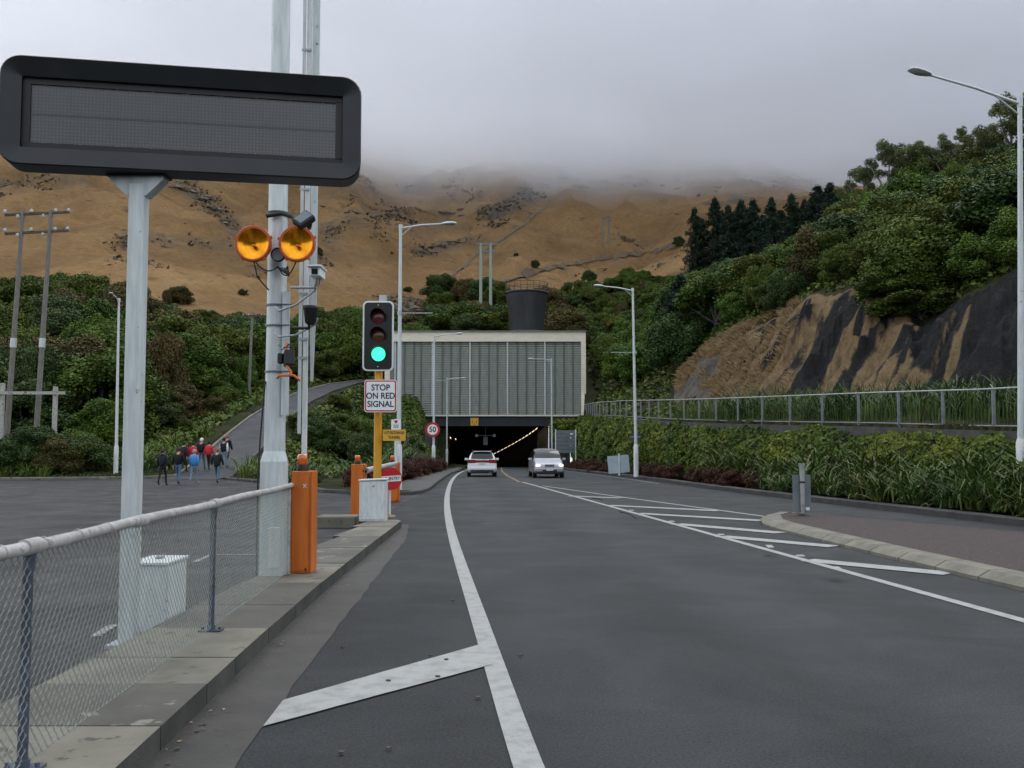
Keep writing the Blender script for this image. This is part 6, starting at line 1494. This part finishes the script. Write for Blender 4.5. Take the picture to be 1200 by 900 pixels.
print('trees', nt_, 'flax', nf)
# ---------------------------------------------------------------- cars
def interp_st(st, y): return [float(np.interp(y, [s[0] for s in st], [s[k] for s in st])) for k in range(1, 7)]
def shell(st):
    vs, fs = [], []; n = 12
    ys = sorted(set([s[0] for s in st]))
    for y in ys:
        zb, zl, zt, hm, hb, ht = interp_st(st, y); zm = zb + (zl - zb) * .45
        half = [(hm * .86, zb), (hm, zb + .08), (hm, zm), (hb, zl), (hb + (ht - hb) * .92, zl + (zt - zl) * .9), (ht * .8, zt)]
        for x, z in half: vs.append((x, y, z))
        for x, z in half[::-1]: vs.append((-x, y, z))
    for i in range(len(ys) - 1):
        for k in range(n): fs.append((i * n + k, i * n + (k + 1) % n, (i + 1) * n + (k + 1) % n, (i + 1) * n + k))
    fs += [tuple(range(n - 1, -1, -1)), tuple(range((len(ys) - 1) * n, len(ys) * n))]
    return MB().add(vs, fs, 0, True)
def car(name, label, cat, st, loc, rz, paint, wy, wr, L_):
    t = thing(name, label, cat, loc, rz)
    o = shell(st).build('body', MAT[paint], t)
    bm = bmesh.new(); bm.from_mesh(o.data); bmesh.ops.recalc_face_normals(bm, faces=bm.faces); bm.to_mesh(o.data); bm.free()
    sd = o.modifiers.new('Subsurf', 'SUBSURF'); sd.levels = 2; sd.render_levels = 2
    for y in wy:
        for s in (-1, 1):
            x = s * (interp_st(st, y)[3] - .10)
            w = MB(); w.tube([(x - .10, y, wr), (x + .10, y, wr)], wr, 20); o = w.build('tyre', MAT['tyre'], t)
            q = MB(); q.tube([(x + s * .095, y, wr), (x + s * .108, y, wr)], wr * .64, 18); q.build('rim', MAT['rim'], o)
            ar = MB(); ar.tube([(x - .09, y, wr + .02), (x + s * .101, y, wr + .02)], wr * 1.17, 20); ar.build('wheel_arch', MAT['car_trim'], t)
    return t
def sidewin(t, st, segs, f0=.10, f1=.86, off=.012):
    for s in (-1, 1):
        for y0, y1 in segs:
            vs = []; n = 5
            for k in range(n + 1):
                y = y0 + (y1 - y0) * k / n; zb, zl, zt, hm, hb, ht = interp_st(st, y)
                for f in (f0, f1): vs.append((s * (hb + (ht - hb) * f * .92 + off), y, zl + (zt - zl) * f * .93))
            MB().add(vs, [((2 * k, 2 * k + 1, 2 * k + 3, 2 * k + 2) if s < 0 else (2 * k, 2 * k + 2, 2 * k + 3, 2 * k + 1)) for k in range(n)]).build('side_window', MAT['car_glass'], t)
def endwin(t, name, st, y0, y1, k0, k1, sgn, off=.02):
    vs = []; n = 5; m_ = 6
    for i in range(n + 1):
        f = i / n; y = y0 + (y1 - y0) * f; zb, zl, zt, hm, hb, ht = interp_st(st, y); w = (k0 + (k1 - k0) * f)
        for j in range(m_ + 1):
            q = -1 + 2 * j / m_; vs.append((q * w, y + sgn * (off + .02 * (1 - q * q)), zt + off * .6 - .015 * q * q))
    MB().add(vs, [(i * (m_ + 1) + j, i * (m_ + 1) + j + 1, (i + 1) * (m_ + 1) + j + 1, (i + 1) * (m_ + 1) + j) for i in range(n) for j in range(m_)], 0, True).build(name, MAT['car_glass'], t)
wst = [(-2.32, .42, .66, .74, .74, .72, .62), (-2.30, .32, .80, .86, .80, .77, .68), (-2.22, .25, .92, 1.00, .84, .81, .70), (-2.10, .22, .95, 1.20, .845, .82, .66), (-1.92, .20, .96, 1.40, .85, .83, .62), (-1.75, .20, .96, 1.46, .85, .83, .60), (-.8, .2, .95, 1.49, .85, .835, .60), (.2, .2, .94, 1.45, .85, .83, .60), (.55, .2, .93, 1.34, .85, .82, .61), (1.15, .2, .91, .97, .845, .80, .68), (1.9, .22, .80, .85, .83, .76, .66), (2.25, .28, .62, .68, .78, .7, .58), (2.32, .36, .55, .6, .7, .62, .5)]
pc = at(563.3, 558.3, 56.5)
wg = car('station_wagon', 'white station wagon seen from behind, heading into the tunnel', 'car', wst, (pc.x, 58.6, zr(58) + .0), R(2.2), 'car_white', (-1.28, 1.32), .31, 4.6)
sidewin(wg, wst, ((-1.72, -.95), (-.88, -.05), (.02, .66))); endwin(wg, 'rear_window', wst, -2.19, -1.86, .64, .54, -1, .055); endwin(wg, 'windscreen', wst, .60, 1.10, .56, .66, 1, .04)
for s in (-1, 1):
    MB().box((s * .60, -2.285, .895), (.42, .07, .21), bev=.02).build('tail_lamp', MAT['car_red'], wg)
    MB().box((s * .93, .72, .98), (.20, .10, .13), bev=.03).build('mirror', MAT['car_white'], wg)
    MB().tube([(s * .55, -1.6, 1.49), (s * .55, -1.5, 1.535), (s * .55, .1, 1.52), (s * .55, .2, 1.47)], .016, 6).build('roof_rail', MAT['car_trim'], wg)
MB().box((0, -2.292, .895), (.80, .06, .15), bev=.015).build('garnish', MAT['car_red'], wg)
MB().box((0, -2.345, .78), (.36, .02, .11)).build('number_plate', MAT['plate'], wg)
MB().box((0, -2.30, .50), (1.52, .14, .20), bev=.05).build('bumper', MAT['car_white'], wg); MB().box((0, -2.29, .335), (1.30, .10, .13), bev=.03).build('valance', MAT['car_trim'], wg)
MB().tube([(.45, -2.34, .27), (.45, -2.1, .27)], .03, 8).build('exhaust', MAT['rim'], wg); MB().box((0, -2.02, 1.47), (1.0, .18, .03), bev=.01).build('spoiler', MAT['car_white'], wg)
MB().tube([(-.1, -2.35, 1.06), (.25, -2.28, 1.10)], .01, 5).build('wiper', MAT['car_trim'], wg); MB().box((0, -2.38, .38), (.1, .08, .08)).build('tow_ball', MAT['car_trim'], wg)
vst = [(-2.27, .40, .60, .66, .72, .66, .55), (-2.22, .28, .70, .76, .80, .74, .62), (-2.0, .22, .80, .86, .84, .78, .66), (-1.55, .2, .92, .99, .85, .81, .70), (-1.20, .2, .97, 1.10, .855, .82, .68), (-.85, .2, .97, 1.38, .86, .825, .65), (-.45, .2, .97, 1.56, .86, .83, .62), (.1, .2, .97, 1.63, .86, .83, .62), (1.2, .2, .97, 1.63, .86, .83, .61), (1.8, .2, .97, 1.55, .86, .82, .60), (2.1, .24, .96, 1.20, .84, .80, .66), (2.22, .3, .85, .95, .8, .75, .62), (2.27, .42, .65, .7, .7, .66, .5)]
pv = at(641, 563.5, 54)
vn = car('minivan', 'silver minivan with its headlights on, coming out of the tunnel', 'van', vst, (pv.x, 56.0, zr(56)), R(3.5), 'car_silver', (-1.36, 1.36), .31, 4.5)
sidewin(vn, vst, ((-.72, -.02), (.05, .85), (.92, 1.8))); endwin(vn, 'windscreen', vst, -1.22, -.46, .74, .60, -1, .03); endwin(vn, 'rear_window', vst, 2.16, 1.84, .66, .58, 1, .05)
for s in (-1, 1):
    MB().box((s * .63, -2.205, .70), (.26, .14, .12), bev=.04).build('headlight', MAT['headlamp'], vn)
    MB().box((s * .58, -2.295, .47), (.20, .05, .08), bev=.02).build('fog_lamp', MAT['car_trim'], vn)
    MB().box((s * .95, -.80, 1.02), (.20, .10, .14), bev=.03).build('mirror', MAT['car_silver'], vn)
    MB().box((s * .72, 2.2, .85), (.14, .12, .32), bev=.03).build('tail_lamp', MAT['car_red'], vn)
MB().box((0, -2.285, .70), (.52, .06, .11), bev=.02).build('grille', MAT['car_trim'], vn)
gb_ = MB()
for k in range(3): gb_.box((0, -2.318, .665 + .035 * k), (.50, .012, .010))
gb_.build('grille_bar', MAT['chrome'], vn)
MB().box((0, -2.27, .46), (1.50, .16, .24), bev=.06).build('bumper', MAT['car_silver'], vn); MB().box((0, -2.345, .42), (.80, .03, .10), bev=.01).build('air_intake', MAT['black'], vn)
MB().box((0, -2.365, .475), (.38, .02, .12)).build('number_plate', MAT['plate'], vn); MB().box((0, -2.25, .30), (1.3, .1, .08), bev=.02).build('valance', MAT['car_trim'], vn)
MB().tube([(-.45, -.3, 1.6), (-.47, -.15, 2.0)], .012, 5).build('aerial', MAT['car_trim'], vn)
for s in (-1, 1): MB().tube([(s * .05, -1.24, 1.07), (s * .45, -1.12, 1.16)], .012, 5).build('wiper', MAT['car_trim'], vn)
# ---------------------------------------------------------------- people walking away up the driveway
def skin_mesh(name, verts, edges, root=0, sub_=1):
    me = bpy.data.meshes.new(name); me.from_pydata([v[:3] for v in verts], edges, [])
    o = bpy.data.objects.new(name, me); col.objects.link(o); o.modifiers.new('Skin', 'SKIN')
    sk = me.skin_vertices[0].data
    for i, v in enumerate(verts): sk[i].radius = (v[3], v[4] if len(v) > 4 else v[3]); sk[i].use_root = (i == root)
    if sub_: md = o.modifiers.new('Subsurf', 'SUBSURF'); md.levels = sub_; md.render_levels = sub_
    bpy.context.view_layer.update(); dg = bpy.context.evaluated_depsgraph_get()
    m2 = bpy.data.meshes.new_from_object(o.evaluated_get(dg)); bpy.data.objects.remove(o); bpy.data.meshes.remove(me)
    m2.name = name; m2.polygons.foreach_set('use_smooth', [True] * len(m2.polygons)); return m2
def person(loc, rz, hgt, label, top, legs, hair, shoe='shoe', ph=1, fem=False, collar=None, sleeves=None, long=False, wide=1.0):
    t = thing('person', label, 'person', loc, rz, 'people walking up the driveway'); k = hgt / 1.72; t.scale = (k, k, k); sh = .185 if not fem else .165
    V_ = [(0, 0, .95, .135, .10), (0, -.005, 1.15, .125, .095), (0, 0, 1.34, .15, .10), (0, .015, 1.47, .055), (0, .03, 1.55, .062, .07), (0, .035, 1.63, .078, .09), (0, .03, 1.69, .055, .062)]
    E_ = [(0, 1), (1, 2), (2, 3), (3, 4), (4, 5), (5, 6)]
    hips = {}
    for s in (-1, 1):
        f = s * ph; b_ = len(V_); lift = .10 if f < 0 else 0
        V_ += [(s * .09, 0, .86, .085), (s * .10, .10 * f + .05, .50, .06), (s * .10, .16 * f - (.05 if f < 0 else -.04), .10 + lift, .042), (s * .105, .16 * f + .08 - (.07 if f < 0 else -.04), .045 + lift * .45, .036), (s * .11, .16 * f + .16 - (.09 if f < 0 else -.04), .032 + lift * .1, .03)]
        E_ += [(0, b_), (b_, b_ + 1), (b_ + 1, b_ + 2), (b_ + 2, b_ + 3), (b_ + 3, b_ + 4)]
        a = len(V_); sw = -.09 * f
        V_ += [(s * sh, 0, 1.385, .062), (s * (sh + .06), sw * .5 - .03, 1.13, .046), (s * (sh + .065), sw + .05, .90, .03), (s * (sh + .062), sw + .065, .845, .034, .018), (s * (sh + .06), sw + .075, .80, .034, .016)]
        E_ += [(2, a), (a, a + 1), (a + 1, a + 2), (a + 2, a + 3), (a + 3, a + 4)]
        for q in range(4):
            c_ = len(V_); dy = (-.024 + .016 * q); ln_ = (.07, .082, .078, .06)[q]
            V_ += [(s * (sh + .058), sw + .075 + dy, .775, .0085), (s * (sh + .05), sw + .08 + dy, .775 - ln_ * .55, .008), (s * (sh + .035), sw + .082 + dy, .775 - ln_, .0065)]; E_ += [(a + 4, c_), (c_, c_ + 1), (c_ + 1, c_ + 2)]
        c_ = len(V_); V_ += [(s * (sh + .05), sw + .105, .825, .010), (s * (sh + .04), sw + .125, .79, .0075)]; E_ += [(a + 3, c_), (c_, c_ + 1)]
    me = skin_mesh('body', V_, E_)
    for mt in ('skin', legs, shoe): me.materials.append(MAT[mt])
    for p in me.polygons:
        z, x = p.center.z, abs(p.center.x); p.material_index = 2 if z < .11 else 1 if (z < 1.0 and x < .205) else 0
    link('body', me, t)
    bm = bmesh.new(); bmesh.ops.create_icosphere(bm, subdivisions=2, radius=.02, matrix=Matrix.Translation((0, .135, 1.60)))
    for s in (-1, 1): bmesh.ops.create_icosphere(bm, subdivisions=1, radius=.022, matrix=Matrix.Translation((s * .088, .03, 1.61)))
    m3 = bpy.data.meshes.new('face'); bm.to_mesh(m3); bm.free(); m3.materials.append(MAT['skin']); link('face', m3, t)
    hem = .74 if long else .86
    J = [(0, 0, hem, .20 * wide, .155), (0, -.005, 1.1, .19 * wide, .15), (0, 0, 1.32, .20 * wide, .145), (0, .01, 1.44, .085, .08)]; E2 = [(0, 1), (1, 2), (2, 3)]
    for s in (-1, 1):
        f = s * ph; sw = -.09 * f; a = len(J)
        J += [(s * sh, 0, 1.385, .085), (s * (sh + .07), sw * .5 - .03, 1.13, .072), (s * (sh + .07), sw + .05, .89, .05)]; E2 += [(2, a), (a, a + 1), (a + 1, a + 2)]
    jm = skin_mesh('jacket', J, E2); jm.materials.append(MAT[top])
    if sleeves: jm.materials.append(MAT[sleeves])
    if sleeves:
        for p in jm.polygons:
            if abs(p.center.x) > sh + .02: p.material_index = 1
    jk = link('jacket', jm, t)
    if collar: MB().tube([(0, -.01, 1.42), (0, .0, 1.49)], [.105, .085], 14).build('collar', MAT[collar], jk)
    bm = bmesh.new(); bmesh.ops.create_icosphere(bm, subdivisions=3, radius=1)
    for v in bm.verts: v.co = Vector((v.co.x * .098, v.co.y * .112 + .022, v.co.z * .112 + 1.645)) * 1.0; v.co.z -= .03 * max(0, -(v.co.y - .03) * 10); v.co += Vector((mnoise.noise(v.co * 30) * .006,) * 3)
    bmesh.ops.delete(bm, geom=[v for v in bm.verts if (v.co.y > .075 and v.co.z < 1.69) or v.co.z < 1.545 - (.05 if fem else 0)], context='VERTS')
    hm = bpy.data.meshes.new('hair'); bm.to_mesh(hm); bm.free(); hm.materials.append(MAT[hair]); hm.polygons.foreach_set('use_smooth', [True] * len(hm.polygons)); link('hair', hm, t)
    return t
def road_h(x, y):
    d, z, _ = drive_near(x, y); return (z + .012) if d < DW + .4 and y > 50.5 else 0.0
def feet(u, v, Y=None):
    y = 40.0
    while y < 75:
        p = at(u, v, y)
        if p.z <= road_h(p.x, y): return Vector((p.x, y, road_h(p.x, y)))
        y += .03
person(feet(190, 569), R(-4), 1.60, 'person in a navy hooded jacket and dark trousers, leftmost of the walking group', 'navy', 'trousers', 'hair_brown', ph=1, collar='navy', fem=True)
person(feet(208.5, 567.5), R(-6), 1.66, 'person in a black jacket and blue jeans walking left of the bright blue jacket', 'black_cloth', 'jeans', 'hair_brown', ph=-1, wide=1.05)
person(feet(227, 567), R(-8), 1.56, 'person with grey hair in a bright blue padded jacket and pale jeans', 'blue_puffer', 'pale_jeans', 'hair_grey', 'shoe_white', ph=1, fem=True, wide=1.12)
person(feet(254, 566.5), R(-10), 1.62, 'person in a dark green coat and blue jeans, walking nearest on the right', 'forest', 'jeans', 'hair_sand', ph=-1, long=True, wide=1.1)
person(feet(214.5, 554), R(-8), 1.68, 'person in a maroon jacket with a pink sleeve, at the back left of the group', 'maroon', 'trousers', 'hair_dark', ph=1, fem=True, sleeves='maroon')
person(feet(225.5, 553.5), R(-8), 1.66, 'person in a long bright red coat between the maroon and black jackets', 'red_cloth', 'khaki', 'hair_dark', ph=-1, fem=True, long=True, wide=.9)
person(feet(235.5, 550), R(-9), 1.72, 'person with white hair in a black jacket and jeans', 'black_cloth', 'jeans', 'hair_white', ph=1)
person(feet(244.5, 551), R(-10), 1.60, 'person in a scarlet jacket and dark trousers walking behind the white-haired one', 'scarlet', 'trousers', 'hair_dark', ph=-1, fem=True, wide=1.12)
person(feet(262, 548.5), R(-12), 1.68, 'person in a black vest with white sleeves and jeans, at the right of the group', 'black_cloth', 'pale_jeans', 'hair_dark', ph=1, sleeves='white_cloth')
person(feet(265.5, 545.5), R(-12), 1.72, 'person with sandy hair in a navy jacket, farthest up the driveway', 'navy', 'trousers', 'hair_sand', ph=-1)
# ---------------------------------------------------------------- low cloud on the hill (real air, layered)
def fogmat(name, dens):
    m = bpy.data.materials.new(name); m.use_nodes = True; nt = m.node_tree; nt.nodes.remove(nt.nodes['Principled BSDF'])
    v = nt.nodes.new('ShaderNodeVolumePrincipled'); v.inputs['Color'].default_value = (.955, .97, 1.0, 1); v.inputs['Density'].default_value = dens; v.inputs['Anisotropy'].default_value = FOG_G
    nt.links.new(v.outputs[0], nt.nodes['Material Output'].inputs['Volume']); m.cycles.homogeneous_volume = True if hasattr(m, 'cycles') and hasattr(m.cycles, 'homogeneous_volume') else None
    return m
FOG_G = .2
LAY = [(88, .0013), (98, .0022), (104, .004), (109, .006), (115, .009), (122, .012), (130, .015)]
for i, (zb, de) in enumerate(LAY):
    nx, ny = 56, 40; xs = np.linspace(-620, 620, nx); ys = np.linspace(190 + 3 * i, 1000, ny); vs = []
    for y in ys:
        for x in xs: vs.append((x, y, zb + 12 * mnoise.fractal(Vector((x / 90, y / 90, i * .35)), 1, 2, 4) + 4 * mnoise.noise(Vector((x / 25, y / 25, i))) - x * .004))
    top = 146 + i * 1.5; nb_ = len(vs)
    for y in ys:
        for x in xs: vs.append((x, y, top + 5 * mnoise.noise(Vector((x / 120, y / 120, i + 9))) + max(-16, min(34, x * .075))))
    fs = []
    for j in range(ny - 1):
        for k in range(nx - 1):
            a = j * nx + k; fs.append((a, a + nx, a + nx + 1, a + 1)); fs.append((nb_ + a, nb_ + a + 1, nb_ + a + nx + 1, nb_ + a + nx))
    for k in range(nx - 1): fs.append((k, k + 1, nb_ + k + 1, nb_ + k)); q = (ny - 1) * nx; fs.append((q + k, nb_ + q + k, nb_ + q + k + 1, q + k + 1))
    for j in range(ny - 1): a = j * nx; fs.append((a, nb_ + a, nb_ + a + nx, a + nx)); a = j * nx + nx - 1; fs.append((a, a + nx, nb_ + a + nx, nb_ + a))
    mb = MB().add(vs, fs); o = mb.build('fog', fogmat('fog', de)); tag(o, 'grey layer of low cloud hiding the top of the golden hill', 'fog', 'layers of low cloud', 'stuff')
# ---------------------------------------------------------------- sky, sun, camera
w = bpy.data.worlds.new('World'); scene.world = w; w.use_nodes = True; nt = w.node_tree; N, L = nt.nodes, nt.links; bg = N['Background']
sky = N.new('ShaderNodeTexSky'); sky.sky_type = 'NISHITA'; sky.sun_disc = False; sky.sun_elevation = R(50); sky.sun_rotation = R(-40); sky.air_density = 1; sky.dust_density = 3
bw_ = N.new('ShaderNodeRGBToBW'); L.new(sky.outputs[0], bw_.inputs[0])
cl = N.new('ShaderNodeMix'); cl.data_type = 'RGBA'; cl.inputs[0].default_value = .93; L.new(sky.outputs[0], cl.inputs[6]); 
gm_ = N.new('ShaderNodeMix'); gm_.data_type = 'RGBA'; gm_.inputs[0].default_value = .75; L.new(bw_.outputs[0], gm_.inputs[6]); gm_.inputs[7].default_value = (5.9, 6.4, 7.05, 1)
L.new(gm_.outputs[2], cl.inputs[7])
tc = N.new('ShaderNodeTexCoord'); cn = N.new('ShaderNodeTexNoise'); cn.inputs['Scale'].default_value = 2.2; cn.inputs['Detail'].default_value = 5; L.new(tc.outputs['Generated'], cn.inputs['Vector'])
cr = N.new('ShaderNodeMapRange'); cr.inputs['From Min'].default_value = .3; cr.inputs['From Max'].default_value = .7; cr.inputs['To Min'].default_value = .88; cr.inputs['To Max'].default_value = 1.1; L.new(cn.outputs['Fac'], cr.inputs['Value'])
mu = N.new('ShaderNodeMix'); mu.data_type = 'RGBA'; mu.blend_type = 'MULTIPLY'; mu.inputs[0].default_value = 1; L.new(cl.outputs[2], mu.inputs[6]); L.new(cr.outputs[0], mu.inputs[7])
L.new(mu.outputs[2], bg.inputs['Color']); bg.inputs['Strength'].default_value = .13
sl_ = bpy.data.lights.new('sun', 'SUN'); sl_.energy = .5; sl_.angle = R(40); sl_.color = (1, .97, .93)
so = bpy.data.objects.new('sun', sl_); col.objects.link(so); so.rotation_euler = (R(40), 0, R(140)); so.location = (0, 0, 300)
cd = bpy.data.cameras.new('camera'); cam = bpy.data.objects.new('camera', cd); col.objects.link(cam)
cam.location = (0, 0, EYE); cam.rotation_euler = (R(90) + PITCH, 0, 0); cd.sensor_width = 36; cd.lens = 36 * F / 1200; cd.clip_start = .05; cd.clip_end = 4000
scene.camera = cam
scene.view_settings.view_transform = 'Standard'; scene.view_settings.look = 'None'; scene.view_settings.exposure = .9; scene.view_settings.gamma = 1
cy = scene.cycles; scene.render.engine = 'CYCLES'
cy.max_bounces = 10; cy.diffuse_bounces = 3; cy.glossy_bounces = 3; cy.transmission_bounces = 4; cy.volume_bounces = 8; cy.transparent_max_bounces = 40
cy.use_denoising = True; cy.sample_clamp_indirect = 6
try: cy.denoiser = 'OPENIMAGEDENOISE'
except Exception: pass
